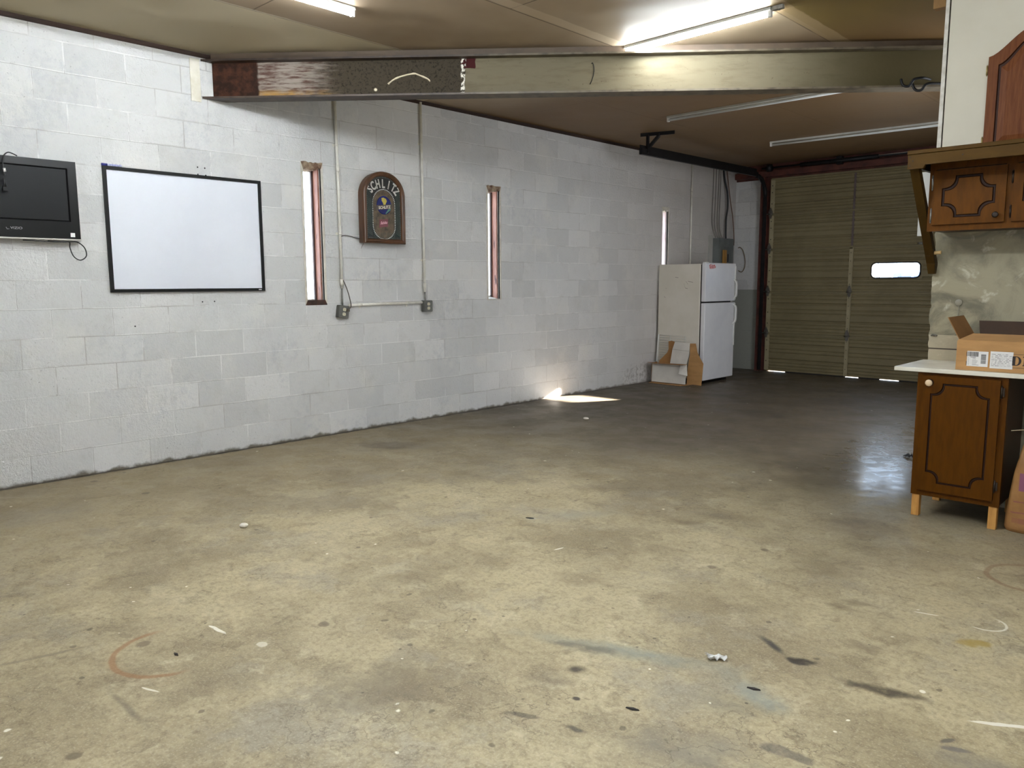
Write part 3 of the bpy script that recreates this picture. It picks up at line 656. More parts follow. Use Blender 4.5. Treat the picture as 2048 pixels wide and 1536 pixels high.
q.box(0.625, 0.655, 8.085, 8.115, 2.94, 3.15)
q.hexa([(0.655, 8.09, 2.985), (0.655, 8.12, 2.985), (0.655, 8.12, 3.03), (0.655, 8.09, 3.03)], [(0.775, 8.13, 3.12), (0.775, 8.16, 3.12), (0.775, 8.16, 3.165), (0.775, 8.13, 3.165)])
q.build('track_hanger', M_black_metal, g)
q = MB()
q.tube([(0.5, 11.40, 3.10), (3.2, 11.40, 3.10)], 0.014, 10); q.tube([(1.1, 11.40, 3.10), (2.2, 11.40, 3.10)], 0.030, 12)
q.lathe([(0.02, -.04), (0.055, -.035), (0.055, .035), (0.02, .04)], (0.62, 11.40, 3.10), (1, 0, 0), 20)
q.box(1.62, 1.70, 11.40, 11.48, 3.05, 3.16)
q.build('torsion_shaft', M_black_metal, g)

# ------------------------------------------------------------------ steel beam crossing the room on the skew
bd = Vector((0.7573, 0.6531, 0)); bn = Vector((0.6531, -0.7573, 0))       # along, towards the camera
def beam_material():
    mt = bpy.data.materials.new('weathered_beam'); t = NT(mt); b = t.bsdf; v = t.coord(); x = t.sep(v)
    s = t.math('ADD', x[0], t.math('MULTIPLY', t.math('SUBTRACT', t.noise(v, 9, 4), 0.5), 0.05))
    st = t.mapping(v, sc=(1.6, 1, 14))
    rust = t.mix(t.ramp(t.noise(v, 13, 5, 0.65), 0.4, 0.7), S(44, 30, 24), S(72, 44, 32))
    primer = t.mix(t.ramp(t.noise(st, 3.2, 5, 0.65), 0.42, 0.62), S(140, 130, 120), S(84, 62, 54))
    primer = t.mix(t.math('MULTIPLY', t.ramp(x[2], 0.085, 0.03), t.ramp(t.noise(v, 6, 4), 0.3, 0.6)), primer, S(158, 122, 64))
    speck = t.mix(t.ramp(t.noise(v, 62, 4, 0.7), 0.48, 0.68), S(60, 53, 42), S(36, 30, 24))
    white = t.mix(t.ramp(t.noise(t.mapping(v, sc=(1, 1, 5)), 4, 5, 0.6), 0.45, 0.75, 0, 0.7), S(110, 102, 83), S(88, 80, 62))
    white = t.mix(t.ramp(t.noise(v, 26, 4, 0.7), 0.64, 0.70, 0, 0.6), white, S(74, 62, 46))
    white = t.mix(t.ramp(s, 4.3, 5.3), white, S(78, 70, 48))  # darker right end: fall-off of the strip light painted into the colour
    c = t.mix(t.ramp(s, 0.42, 0.44), rust, primer)
    c = t.mix(t.ramp(t.math('ADD', s, t.math('MULTIPLY', t.noise(st, 5, 4), 0.5)), 0.95, 1.35), c, speck)
    c = t.mix(t.ramp(s, 2.06, 2.075), c, white)
    zz = t.math('ADD', x[2], t.math('MULTIPLY', t.noise(v, 18, 4), 0.03))
    patch = t.math('MULTIPLY', t.math('MULTIPLY', t.math('GREATER_THAN', x[0], 2.03), t.math('LESS_THAN', s, 2.15)), t.math('GREATER_THAN', zz, 0.225))
    c = t.mix(patch, c, S(60, 22, 22))
    c = t.mix(t.math('MULTIPLY', t.ramp(t.math('ABSOLUTE', t.math('SUBTRACT', s, 2.05)), 0.022, 0.01), t.ramp(t.noise(v, 30, 3), 0.45, 0.55)), c, S(226, 220, 206))
    t.link(c, b.inputs['Base Color']); b.inputs['Roughness'].default_value = 0.6; b.inputs['Specular IOR Level'].default_value = 0.08
    t.bump(t.noise(v, 30, 4, 0.65), 0.12, 0.01)
    return mt
def flange_material():
    mt = bpy.data.materials.new('beam_flange_paint'); t = NT(mt); b = t.bsdf; v = t.coord(); x = t.sep(v)
    c = t.mix(t.ramp(t.noise(v, 12, 4), 0.4, 0.7), S(66, 52, 42), S(44, 34, 28))
    c2 = t.mix(t.ramp(t.noise(v, 12, 4), 0.4, 0.7), S(96, 86, 68), S(66, 56, 42))
    t.link(t.mix(t.ramp(x[0], 1.9, 2.3), c, c2), b.inputs['Base Color']); b.inputs['Roughness'].default_value = 0.5
    return mt
M_beam, M_flange = beam_material(), flange_material()
FW = 0.075; BL = 6.3
P0 = Vector((0.0, 2.875, 2.83)) - bn * FW
def at_beam(s, t_, z): return P0 + bd * s + bn * t_ + Vector((0, 0, z))
Mb = Matrix((bd, -bn, Vector((0, 0, 1)))).transposed().to_4x4(); Mb.translation = P0
def s0(tq): return (0.004 - (P0 + bn * tq).x) / bd.x        # start so the end lies on the wall face
def bar(q, t0, t1, z0, z1):
    q.hexa([(s0(t0), -t0, z0), (s0(t1), -t1, z0), (s0(t1), -t1, z1), (s0(t0), -t0, z1)], [(BL, -t0, z0), (BL, -t1, z0), (BL, -t1, z1), (BL, -t0, z1)])
q = MB(); bar(q, -0.006, 0.006, 0.012, 0.282)
beam = q.build('steel_beam', M_beam); beam.matrix_world = Mb
tag(beam, 'long rusty and cream-painted steel beam running under the ceiling', 'beam'); beam['kind'] = 'structure'
for nm, z0, z1 in (('bottom_flange', 0.0, 0.014), ('top_flange', 0.280, 0.294)):
    q = MB(); bar(q, -FW, FW, z0, z1); f = q.build(nm, M_flange, beam); f.matrix_parent_inverse = Matrix.Identity(4)
q = MB(); bar(q, -0.012, 0.012, 0.294, 0.35); q.build('light_gap_filler', mat('gap_filler_brown', S(88, 72, 56), S(76, 62, 48), 5, 0.6), beam)  # added strip, keeps light from leaking over the beam
q = MB()
dr = spline([(1.46, -0.008, 0.10), (1.50, -0.009, 0.13), (1.56, -0.009, 0.155), (1.66, -0.009, 0.175), (1.70, -0.009, 0.165), (1.77, -0.009, 0.135), (1.79, -0.009, 0.115)], 4)
q.tube(dr, [0.008, 0.007, 0.006, 0.006, 0.006, 0.006] * 4 + [0.004], 6)
q.lathe([(0.014, 0), (0.009, 0.004)], (1.36, -0.007, 0.06), (0, -1, 0), 10)
q.build('caulk_dribble', mat('cream_caulk', S(214, 200, 170), None, 8, 0.6), beam)
q = MB(); q.tube(spline([(3.04, -0.008, 0.225), (3.05, -0.009, 0.23), (3.06, -0.009, 0.18), (3.05, -0.009, 0.12), (3.03, -0.008, 0.075)], 4), 0.003, 5)
q.build('wire_stub', M_black, beam)
# two hooks
for k, (pp, lab) in enumerate((([(4.05, 6.35, 2.885), (4.058, 6.35, 2.855), (4.074, 6.35, 2.832), (4.108, 6.35, 2.825), (4.128, 6.35, 2.852), (4.145, 6.35, 2.868), (4.194, 6.37, 2.872), (4.22, 6.46, 2.872)], 'black coated hook nearer the wall on the painted beam, the higher of two'),
                               ([(4.150, 6.30, 2.824), (4.158, 6.30, 2.795), (4.180, 6.30, 2.772), (4.212, 6.30, 2.772), (4.236, 6.30, 2.803), (4.268, 6.32, 2.812), (4.33, 6.42, 2.815), (4.36, 6.56, 2.832)], 'black coated hook beside the cream wall edge, the lower of two'))):
    q = MB(); q.tube(spline(pp, 5), 0.0095, 10)
    tag(q.build('beam_hook', M_black), lab, 'hook', 'hooks on the steel beam')

# ------------------------------------------------------------------ ceiling lights
M_tube_on = emit('lit_tube', (0.88, 0.95, 1.0, 1), TUBE)
M_tube_old = emit('lit_tube_dimmer', (0.90, 0.95, 1.0, 1), 82.0)
M_tube_off = mat('unlit_tube', S(222, 226, 224), None, 3, 0.25)
M_fix = mat('fixture_enamel', S(206, 206, 198), S(190, 190, 182), 6, 0.4)
def batten(p0, p1, lit, label, group='fluorescent strip lights', old=False):
    p0, p1 = Vector((p0[0], p0[1], 0)), Vector((p1[0], p1[1], 0)); d = (p1 - p0).normalized(); s = d.cross(Vector((0, 0, 1)))
    t = thing('strip_light', label, 'ceiling light', ((p0 + p1) / 2 + Vector((0, 0, 3.18)))[:], group)
    def P(a, b, z): return p0 + d * a + s * b + Vector((0, 0, z))
    L = (p1 - p0).length
    q = MB(); q.hexa([P(0, -.018, 3.18), P(0, .018, 3.18), P(0, .024, 3.160), P(0, -.024, 3.160)], [P(L, -.018, 3.18), P(L, .018, 3.18), P(L, .024, 3.160), P(L, -.024, 3.160)])
    q.build('housing', M_fix, t)
    for a in (0.0, L - .022):
        q = MB(); q.hexa([P(a, -.014, 3.165), P(a + .022, -.014, 3.165), P(a + .022, .014, 3.165), P(a, .014, 3.165)], [P(a, -.012, 3.120), P(a + .022, -.012, 3.120), P(a + .022, .012, 3.120), P(a, .012, 3.120)])
        q.build('lamp_holder', M_white_plain, t)
    q = MB(); q.tube([P(.022, 0, 3.137), P(L - .022, 0, 3.137)], 0.0135, 12); q.build('tube', (M_tube_old if old else M_tube_on) if lit else M_tube_off, t)
    return t
batten((1.66, 3.15), (1.66, 0.71), True, 'glowing strip light cut by the top edge of the picture, over the whiteboard side', old=True)
batten((2.40, 5.09), (3.635, 5.06), True, 'glowing strip light just in front of the steel beam')
batten((1.31, 7.475), (3.75, 7.515), False, 'unlit white strip light directly behind the steel beam')
batten((1.415, 9.74), (3.855, 9.90), False, 'unlit white strip light nearest the roll-up door')
batten((2.75, 0.92), (2.75, 3.36), True, 'added unseen strip light over the middle of the floor, nearer the block wall')  # this and the next three lamps are added out of view for brightness
batten((6.4, -0.8), (6.4, 1.64), True, 'added unseen strip light over the camera side of the room')
batten((5.4, 1.7), (7.84, 1.7), True, 'added unseen strip light crossing over the camera side of the room')
batten((3.95, 1.1), (3.95, 3.54), True, 'added unseen strip light over the middle of the floor, nearer the wall cabinets')
q = MB(); q.box(3.645, 3.715, 5.045, 5.075, 3.155, 3.18); q.tube([(3.685, 5.06, 3.16), (3.705, 5.025, 3.14)], 0.006, 6)
tag(q.build('ceiling_bracket', M_steel), 'small metal bracket at the end of the glowing strip light by the beam', 'bracket')
q = MB(); q.box(4.505, 4.575, 5.44, 5.50, 3.055, 3.18)
tag(q.build('wood_block', MATS['tan_board'] if 'tan_board' in MATS else mat('tan_block', S(132, 98, 52), S(116, 84, 42), 6, 0.7), bevel=0.003), 'small tan wood block under the ceiling at the cream wall edge', 'wood block')

# ------------------------------------------------------------------ television
TX = 0.085
tv = thing('television', 'black flat television hung on the block wall, left of the whiteboard', 'television', (0, 1.49, 1.70))
ty0, ty1, tz0, tz1 = 1.07, 1.902, 1.706, 2.232
def sk(y, z, x): return (x, y, z + 0.0 * y)
q = MB()
scr = [(ty0 + .05, tz0 + .115), (ty1 - .055, tz0 + .115), (ty1 - .055, tz1 - .048), (ty0 + .05, tz1 - .048)]
out = [(ty0, tz0), (ty1, tz0), (ty1, tz1), (ty0, tz1)]
l1 = q.holed(out, [scr], YZ, TX); scr2 = [(ty0 + .058, tz0 + .125), (ty1 - .063, tz0 + .125), (ty1 - .063, tz1 - .056), (ty0 + .058, tz1 - .056)]
r2 = q.ring(scr2, YZ, TX - .012); q.bridge(l1[1], r2)
bk = q.ring(out, YZ, TX - .05); q.bridge(l1[0], bk); q.bm.faces.new(bk)
q.box(.03, TX - .05, ty0 + .1, ty1 - .1, tz0 + .06, tz1 - .06)
q.build('bezel', mat('gloss_black', S(9, 9, 10), S(7, 7, 8), 4, 0.3, spec=0.25), tv)
MB().box(TX - .02, TX - .0115, ty0 + .057, ty1 - .062, tz0 + .124, tz1 - .055).build('screen', mat('dark_screen', S(19, 20, 22), None, 2, 0.4, spec=0.15), tv)
q = MB(); q.box(TX - .05, TX - .004, ty0, ty1, tz0 - .010, tz0 - .001); q.box(TX - .05, TX - .006, ty1 + .001, ty1 + .005, tz0 - .01, tz1)
q.build('silver_trim', mat('silver_plastic', S(206, 204, 198), None, 8, 0.3, 0.3), tv)
q = MB(); q.text('VIZIO', 0.022, (TX + .0006, 1.512, tz0 + .052), (0, 1, 0), (0, 0, 1), 0.0005, sx=1.25)
q.tube([(TX + .001, 1.452, tz0 + .062), (TX + .001, 1.458, tz0 + .050), (TX + .001, 1.470, tz0 + .052)], 0.0015, 5)
q.build('lettering', mat('silver_print', S(176, 176, 180), None, 8, 0.4), tv)
MB().box(TX, TX + .0015, 1.838, 1.866, tz0 + .012, tz0 + .040).build('sticker', M_paper, tv)
MB().box(0.002, .031, 1.25, 1.75, 1.82, 2.10).build('wall_mount', M_black_metal, tv)
q = MB(); q.tube(spline([(0.06, 1.70, tz0 - .018), (0.07, 1.79, tz0 - .022), (0.075, 1.83, tz0 - .024), (0.06, 1.835, tz0 - .06), (0.045, 1.86, tz0 - .12), (0.035, 1.905, tz0 - .145), (0.035, 1.945, tz0 - .115), (0.045, 1.935, tz0 - .06), (0.055, 1.89, tz0 - .022), (0.07, 1.83, tz0 - .020), (0.07, 1.72, tz0 - .024), (.06, 1.55, tz0 - .018)], 8), 0.0038, 8)
tag(q.build('power_cord', M_cord), 'thin black cord looped under the television', 'cord')
q = MB()
q.tube(spline([(0.045, 1.56, tz1 + .010), (0.07, 1.53, tz1 + .018), (0.10, 1.495, tz1 + .018), (0.106, 1.468, tz1 - .01), (0.100, 1.462, tz1 - .07), (0.100, 1.468, tz1 - .13)], 8), 0.004, 8)
q.tube([(0.100, 1.462, tz1 - .150), (0.100, 1.464, tz1 - .205)], [0.005, 0.008], 8)
cd = q.build('video_cable', M_cord); tag(cd, 'black cable draped over the top of the television screen', 'cable')
q = MB(); q.tube([(0.101, 1.467, tz1 - .085), (0.101, 1.470, tz1 - .110)], 0.008, 8); q.build('white_band', M_paper, cd)
q = MB(); q.box(0.092, 0.110, 1.448, 1.476, tz1 - .232, tz1 - .205); q.build('plug', M_black, cd)

# ------------------------------------------------------------------ whiteboard
wbd = thing('whiteboard', 'large blank whiteboard with a thin black frame on the block wall', 'whiteboard', (0, 2.72, 1.33))
a0, a1, b0, b1 = 2.100, 3.330, 1.330, 2.238
MB().box(0.006, 0.014, a0 + .01, a1 - .01, b0 + .01, b1 - .01).build('writing_surface', mat('whiteboard_white', S(210, 213, 220), S(203, 206, 214), 1.2, 0.32), wbd)
q = MB(); fr = 0.024
l1 = q.holed([(a0, b0), (a1, b0), (a1, b1), (a0, b1)], [[(a0 + fr, b0 + fr), (a1 - fr, b0 + fr), (a1 - fr, b1 - fr), (a0 + fr, b1 - fr)]], YZ, 0.024)
l2 = q.holed([(a0, b0), (a1, b0), (a1, b1), (a0, b1)], [[(a0 + fr, b0 + fr), (a1 - fr, b0 + fr), (a1 - fr, b1 - fr), (a0 + fr, b1 - fr)]], YZ, 0.002)
q.bridge(l1[0], l2[0]); q.bridge(l1[1], l2[1]); q.build('frame', mat('frame_black', S(12, 12, 12), S(9, 9, 9), 12, 0.5, spec=0.2), wbd)
MB().box(0.024, 0.0248, a1 - .060, a1 - .034, b0 + .008, b0 + .016).build('maker_plate', M_paper, wbd)
q = MB(); q.tube([(0.012, 2.135, b1 + .0085), (0.012, 2.235, b1 + .0085)], 0.0085, 12)
mk = tag(q.build('marker', mat('marker_barrel', S(206, 210, 228), S(120, 130, 190), 40, 0.4)), 'white marker pen lying on the whiteboard top beside its blue cap end', 'marker')
q = MB(); q.tube([(0.012, 2.098, b1 + .009), (0.012, 2.136, b1 + .009)], 0.0095, 12); q.build('cap', mat('blue_cap', S(40, 44, 130), None, 8, 0.4), mk)

# ------------------------------------------------------------------ lighted beer sign
SY0, SY1, SZ0, SZS, SD = 4.312, 4.800, 1.762, 2.205, 0.100
sg = thing('beer_sign', 'arched brown-framed beer sign with mirrored glass on the block wall', 'sign', (0, 4.556, 1.76))
def arch(inset, top_extra=0.0, n=28):
    y0, y1, z0 = SY0 + inset, SY1 - inset, SZ0 + inset; cy = (y0 + y1) / 2; R = (y1 - y0) / 2
    H = 0.225 - inset + top_extra
    return [(y0, z0), (y1, z0)] + [(cy + R * math.cos(PI * k / n), SZS + H * math.sin(PI * k / n)) for k in range(n + 1)]
M_frame = mat('brown_moulded_frame', S(86, 55, 33), S(66, 42, 24), 6, 0.42, stretch=(3, 3, 1))
q = MB()
steps = [(0.006, 0.004), (0.0, 0.075), (0.004, 0.094), (0.014, 0.100), (0.022, 0.096), (0.030, 0.098), (0.040, 0.088), (0.046, 0.072)]
rings = [q.ring(arch(i), YZ, d) for i, d in steps]
for a, b in zip(rings, rings[1:]): q.bridge(a, b)
q.bm.faces.new(rings[0])
for f in q.bm.faces: f.smooth = False
q.build('frame', M_frame, sg)
q = MB(); rr_ = [q.ring(arch(0.044), YZ, 0.060), q.ring(arch(0.044), YZ, 0.074)]; q.bridge(*rr_); q.bm.faces.new(rr_[0]); q.bm.faces.new(rr_[1][::-1])
face = q.build('glass_face', mat('smoked_mirror', S(34, 31, 26), S(22, 21, 18), 10, 0.4, spec=0.25), sg)
X1 = 0.0755; cy = (SY0 + SY1) / 2
# green herringbone bands
M_green = mat('dark_green_glass', S(14, 34, 27), S(9, 20, 16), 9, 0.4, spec=0.25)
M_lead = mat('silver_lines', S(86, 90, 82), S(62, 66, 60), 20, 0.5, spec=0.2)
for s_ in (-1, 1):
    q = MB()
    ya, yb = cy + s_ * 0.190, cy + s_ * 0.138
    lo, hi = min(ya, yb), max(ya, yb)
    q.box(X1 - .002, X1, lo, hi, SZ0 + .065, SZS + .06)
    k = SZ0 + .075
    while k < SZS + .04:
        d = 0.028
        za, zb = (k + d, k) if s_ < 0 else (k, k + d) if False else (k + d, k)
        q.hexa([(X1, lo, za), (X1, hi, zb), (X1, hi, zb + .0035), (X1, lo, za + .0035)], [(X1 + .001, lo, za), (X1 + .001, hi, zb), (X1 + .001, hi, zb + .0035), (X1 + .001, lo, za + .0035)], 1)
        k += 0.0145
    q.build('herringbone_band', [M_green, M_lead], face)
q = MB(); q.box(X1 - .002, X1, cy - .128, cy + .128, SZ0 + .055, SZ0 + .12)
for k in range(14):
    yy = cy - .12 + k * .018; q.hexa([(X1, yy, SZ0 + .058), (X1, yy + .003, SZ0 + .058), (X1, yy + .013, SZ0 + .105), (X1, yy + .010, SZ0 + .105)], [(X1 + .001, yy, SZ0 + .058), (X1 + .001, yy + .003, SZ0 + .058), (X1 + .001, yy + .013, SZ0 + .105), (X1 + .001, yy + .010, SZ0 + .105)], 1)
q.build('herringbone_foot', [M_green, M_lead], face)
# leaded rim of small squares
q = MB(); pts = arch(0.053, 0, 40)
def resample(poly, n):
    P = [Vector(p) for p in poly]; L = [0]
    for a, b in zip(P, P[1:] + P[:1]): L.append(L[-1] + (b - a).length)
    out = []; T = L[-1]
    for k in range(n):
        s = T * k / n; i = max(j for j in range(len(P)) if L[j] <= s); a, b = P[i], P[(i + 1) % len(P)]
        out.append(a.lerp(b, (s - L[i]) / max(1e-9, L[i + 1] - L[i])))
    return out
for p in resample(pts, 96): q.box(X1, X1 + .0012, p[0] - .0035, p[0] + .0035, p[1] - .0045, p[1] + .0045)
q.build('rim_squares', M_lead, face)
# inner panel and bead line
def race(w, zb, zt, n=16):
    R = w; return [(cy + R * math.cos(PI * k / n), zt + R * 1.05 * math.sin(PI * k / n)) for k in range(n + 1)] + [(cy - R * math.cos(PI * k / n), zb - R * 0.95 * math.sin(PI * k / n)) for k in range(n + 1)]
q = MB(); q.prism(race(0.122, SZ0 + .165, SZS - .075), YZ, X1 - .002, X1 + .0008); q.build('inner_panel', mat('bronze_mirror', S(92, 78, 58), S(62, 52, 38), 22, 0.4, spec=0.25), face)
q = MB()
for p in resample(race(0.129, SZ0 + .165, SZS - .075), 76): q.lathe([(0.0052, 0), (0.004, .003)], (X1 + .0005, p[0], p[1]), (1, 0, 0), 6)
q.build('bead_line', mat('white_beads', S(226, 226, 220), None, 8, 0.4), face)
# arched name
q = MB()
for ch, k in zip('SCHLITZ', range(7)):
    a = math.radians(160 - k * 23.2)
    R = 0.118
    pos = (X1 + .001, cy + 1.16 * R * math.cos(a), SZS + .004 + R * 0.62 * math.sin(a))
    up = Vector((0, math.cos(a) * .8, math.sin(a) + .25)).normalized(); rt = Vector((0, up.z, -up.y))
    q.text(ch, 0.108, pos, rt, up, 0.0008, sx=0.66, bold=0.0036)
q.build('lettering', mat('silver_letters', S(196, 192, 184), S(170, 166, 158), 20, 0.45), face)
# globe emblem with banner
gz = SZS - .085
q = MB(); q.lathe([(0.086, 0), (0.086, .002), (0.079, .004)], (X1, cy + 0.0026, gz), (1, 0, 0), 36); gl = q.build('globe', mat('blue_enamel', S(22, 30, 96), S(18, 24, 78), 12, 0.4, spec=0.2), face)
q = MB()
q.prism([(cy - 0.0286, gz + 0.0650), (cy - 0.0052, gz + 0.0702), (cy + 0.0234, gz + 0.0598), (cy + 0.0338, gz + 0.0390), (cy + 0.0208, gz + 0.0182), (cy + 0.0130, gz - 0.0026), (cy - 0.0026, gz - 0.0052), (cy - 0.0130, gz + 0.0234), (cy - 0.0260, gz + 0.0390)], YZ, X1 + .004, X1 + .005)
q.build('yellow_land', mat('yellow_enamel', S(176, 160, 50), None, 12, 0.4), gl)
q = MB(); q.prism([(cy + 0.0468, gz - 0.0338), (cy + 0.0780, gz - 0.0286), (cy + 0.0754, gz - 0.0390), (cy + 0.0390, gz - 0.0650), (cy + 0.0208, gz - 0.0806), (cy + 0.0156, gz - 0.0728), (cy + 0.0312, gz - 0.0572)], YZ, X1 + .004, X1 + .005)
q.build('green_land', mat('green_enamel', S(60, 120, 96), None, 12, 0.4), gl)
q = MB(); q.hexa([(X1 + .004, cy - 0.0962, gz - 0.0468), (X1 + .004, cy + 0.0858, gz - 0.0286), (X1 + .004, cy + 0.0936, gz + 0.0156), (X1 + .004, cy - 0.0910, gz - 0.0052)], [(X1 + .006, cy - 0.0962, gz - 0.0468), (X1 + .006, cy + 0.0858, gz - 0.0286), (X1 + .006, cy + 0.0936, gz + 0.0156), (X1 + .006, cy - 0.0910, gz - 0.0052)])
q.build('banner', mat('brown_banner', S(60, 48, 36), None, 12, 0.4), gl)
q = MB(); q.text('SCHLITZ', 0.038, (X1 + .0062, cy + 0.0052, gz - 0.0312), (0, 1, 0.12), (0, -0.05, 1), 0.0006, sx=0.95, bold=0.0008); q.build('banner_lettering', mat('cream_letters', S(214, 206, 188), None, 12, 0.4), gl)
q = MB(); q.prism([(cy - .060, SZ0 + .150), (cy + .042, SZ0 + .162), (cy + .045, SZ0 + .234), (cy - .055, SZ0 + .224)], YZ, X1 + .001, X1 + .003); rl = q.build('red_label', mat('maroon_label', S(104, 36, 46), None, 12, 0.4), face)
q = MB(); q.text('Schlitz', 0.036, (X1 + .0032, cy - .007, SZ0 + .184), (0, 1, 0.12), (0, 0, 1), 0.0006, shear=0.35, bold=0.0008, sx=0.85); q.build('label_lettering', mat('pink_letters', S(214, 160, 168), None, 12, 0.4), rl)
q = MB(); q.tube(spline([(0.02, 4.312, 1.80), (0.012, 4.27, 1.81), (0.010, 4.20, 1.825), (0.012, 4.15, 1.828), (0.014, 4.115, 1.815), (0.016, 4.105, 1.79)], 6), 0.0028, 6)
q.tube(spline([(0.03, 4.35, 1.765), (0.010, 4.345, 1.74), (0.006, 4.335, 1.715)], 5), 0.0016, 5)
tag(q.build('sign_cord', mat('brown_cord', S(62, 52, 44), None, 8, 0.6)), 'thin dark cord running from the beer sign to the conduit', 'cord')

# ------------------------------------------------------------------ conduits and outlet boxes on the block wall
def conduit(name, pts, r, straps, label, couplings=()):
    t = thing(name, label, 'conduit', pts[0], 'painted conduits on the block wall')
    q = MB(); q.tube(pts, r, 12); q.build('pipe', M_cream_pipe, t)
    for c, ax in couplings:
        q = MB(); d = Vector((0, 0, .03)) if ax == 'z' else Vector((0, .03, 0)); c = Vector(c); q.tube([c - d, c + d], r * 1.28, 12); q.build('coupling', M_cream_pipe, t)
    for c, ax in straps:
        q = MB(); x, y, z = c
        if ax == 'z': q.box(0.001, 0.0035, y - r - .022, y + r + .004, z - .010, z + .010); q.tube([(x, y, z - .009), (x, y, z + .009)], r + .003, 12)
        else: q.box(0.001, 0.0035, y - .010, y + .010, z - r - .022, z + r + .004); q.tube([(x, y - .009, z), (x, y + .009, z)], r + .003, 12)
        q.build('strap', M_cream_pipe, t)
    return t
R = 0.0135
conduit('conduit', [(.018, 4.086, 3.13), (.018, 4.094, 2.2), (.018, 4.100, 1.345)], R, [((.018, 4.090, 2.62), 'z'), ((.018, 4.096, 1.84), 'z')], 'vertical painted conduit between the slit window and the beer sign', [((.018, 4.093, 2.42), 'z'), ((.018, 4.099, 1.40), 'z')])
conduit('conduit', [(.018, 5.076, 3.15), (.018, 5.080, 2.2), (.018, 5.086, 1.30)], R * .95, [((.018, 5.077, 2.75), 'z'), ((.018, 5.083, 1.62), 'z')], 'vertical painted conduit right beside the beer sign', [((.018, 5.085, 1.36), 'z')])
conduit('conduit', [(.020, 4.165, 1.188), (.020, 4.6, 1.196), (.020, 5.045, 1.196)], R, [((.020, 4.30, 1.190), 'y'), ((.020, 4.86, 1.196), 'y')], 'horizontal painted conduit joining the two grey outlet boxes')
conduit('conduit', [(.018, 10.188, 3.14), (.018, 10.188, 1.2)], R, [((.018, 10.188, 2.75), 'z')], 'vertical painted conduit behind the refrigerator top', [((.018, 10.188, 2.74), 'z')])
M_obox = mat('grey_cast_box', S(92, 92, 86), S(72, 72, 68), 14, 0.5, 0.3)
M_recept = mat('ivory_receptacle', S(206, 198, 172), None, 8, 0.45)
def outlet_box(yc, zc, tilt, label, nipple):
    t = thing('outlet_box', label, 'outlet', (0, yc, zc), 'outlet boxes on the block wall')
    ca, sa = math.cos(tilt), math.sin(tilt)
    def P(a, b, d): return (d, yc + a * ca - b * sa, zc + a * sa + b * ca)
    q = MB(); q.prism(rrect(-.055, .055, -.058, .058, .010, 3), P, 0.002, 0.050); q.build('body', M_obox, t, 0.002)
    q = MB(); q.prism(rrect(-.052, .052, -.055, .055, .008, 3), P, 0.0505, 0.0535)
    q.prism(rrect(-.004, .004, -.004, .004, .002, 2), P, 0.0535, 0.0550); q.build('cover_plate', M_obox, t)
    for b in (-.021, .021):
        q = MB(); q.prism(rrect(-.017, .017, b - .015, b + .015, .011, 4), P, 0.0540, 0.0560)
        for a, h in ((-.006, .009), (.006, .007)): q.prism([(a - .0015, b - .001), (a + .0015, b - .001), (a + .0015, b + h), (a - .0015, b + h)], P, 0.0561, 0.0564, 1)
        q.prism(rrect(-.003, .003, b - .011, b - .006, .002, 2), P, 0.0561, 0.0564, 1)
        q.build('receptacle', [M_recept, M_ink], t)
    q = MB(); q.tube(nipple, 0.008, 10); q.build('connector', M_steel, t)
    return t
outlet_box(4.093, 1.131, -0.16, 'grey outlet box tilted askew under the left vertical conduit', [(.018, 4.100, 1.345), (.018, 4.099, 1.185)])
outlet_box(5.105, 1.160, 0.0, 'grey outlet box hung straight at the end of the horizontal conduit', [(.018, 5.086, 1.30), (.020, 5.090, 1.21)])
q = MB(); q.tube(spline([(.030, 4.108, 1.42), (.060, 4.125, 1.34), (.068, 4.150, 1.24), (.068, 4.158, 1.18), (.068, 4.130, 1.150)], 6), 0.0045, 8); q.box(.0585, .074, 4.112, 4.14, 1.132, 1.158)
tag(q.build('plug_cord', mat('brown_plug_cord', S(70, 62, 52), None, 8, 0.6)), 'short brown cord plugged in the tilted outlet box', 'cord')
# nail holes and old screws
for k, (yy, zz) in enumerate(((2.81, 2.30), (2.868, 2.298), (2.81, 2.245), (2.873, 2.243), (2.79, 1.248), (2.89, 1.250), (2.26, 1.075))):
    q = MB(); q.lathe([(0.006, 0), (0.005, .003), (.002, .004)], (0.0005, yy, zz), (1, 0, 0), 8)
    tag(q.build('wall_plug', M_ink), ('small dark screw hole in the block wall above the whiteboard', 'small dark screw hole in the block wall below the whiteboard')[k > 3], 'screw hole', ('screw holes above the whiteboard', 'screw holes below the whiteboard')[k > 3])

# ------------------------------------------------------------------ electrical panel and its cables
ep = thing('electrical_panel', 'grey electrical panel on the block wall above the refrigerator', 'electrical panel', (0, 11.09, 1.25))
M_pgrey = mat('grey_panel_enamel', S(112, 116, 114), S(98, 102, 100), 5, 0.45)
q = MB(); q.box(0, .11, 10.86, 11.33, 1.20, 2.06); q.build('enclosure', M_pgrey, ep, .004)
q = MB(); q.box(.111, .117, 10.885, 11.305, 1.22, 2.03); q.build('front_cover', M_pgrey, ep, .003)
q = MB(); q.box(.118, .124, 11.02, 11.235, 1.35, 1.93); q.build('door', mat('grey_panel_door', S(98, 102, 102), None, 5, 0.4), ep, .003)
q = MB(); q.box(.125, .130, 11.11, 11.135, 1.70, 1.82); q.build('latch', M_ink, ep)
q = MB(); q.box(.125, .127, 11.05, 11.20, 1.42, 1.60); q.build('warning_label', M_ink, ep)
q = MB(); q.box(.127, .1275, 11.09, 11.16, 1.44, 1.58); q.build('label_print', M_paper, ep)
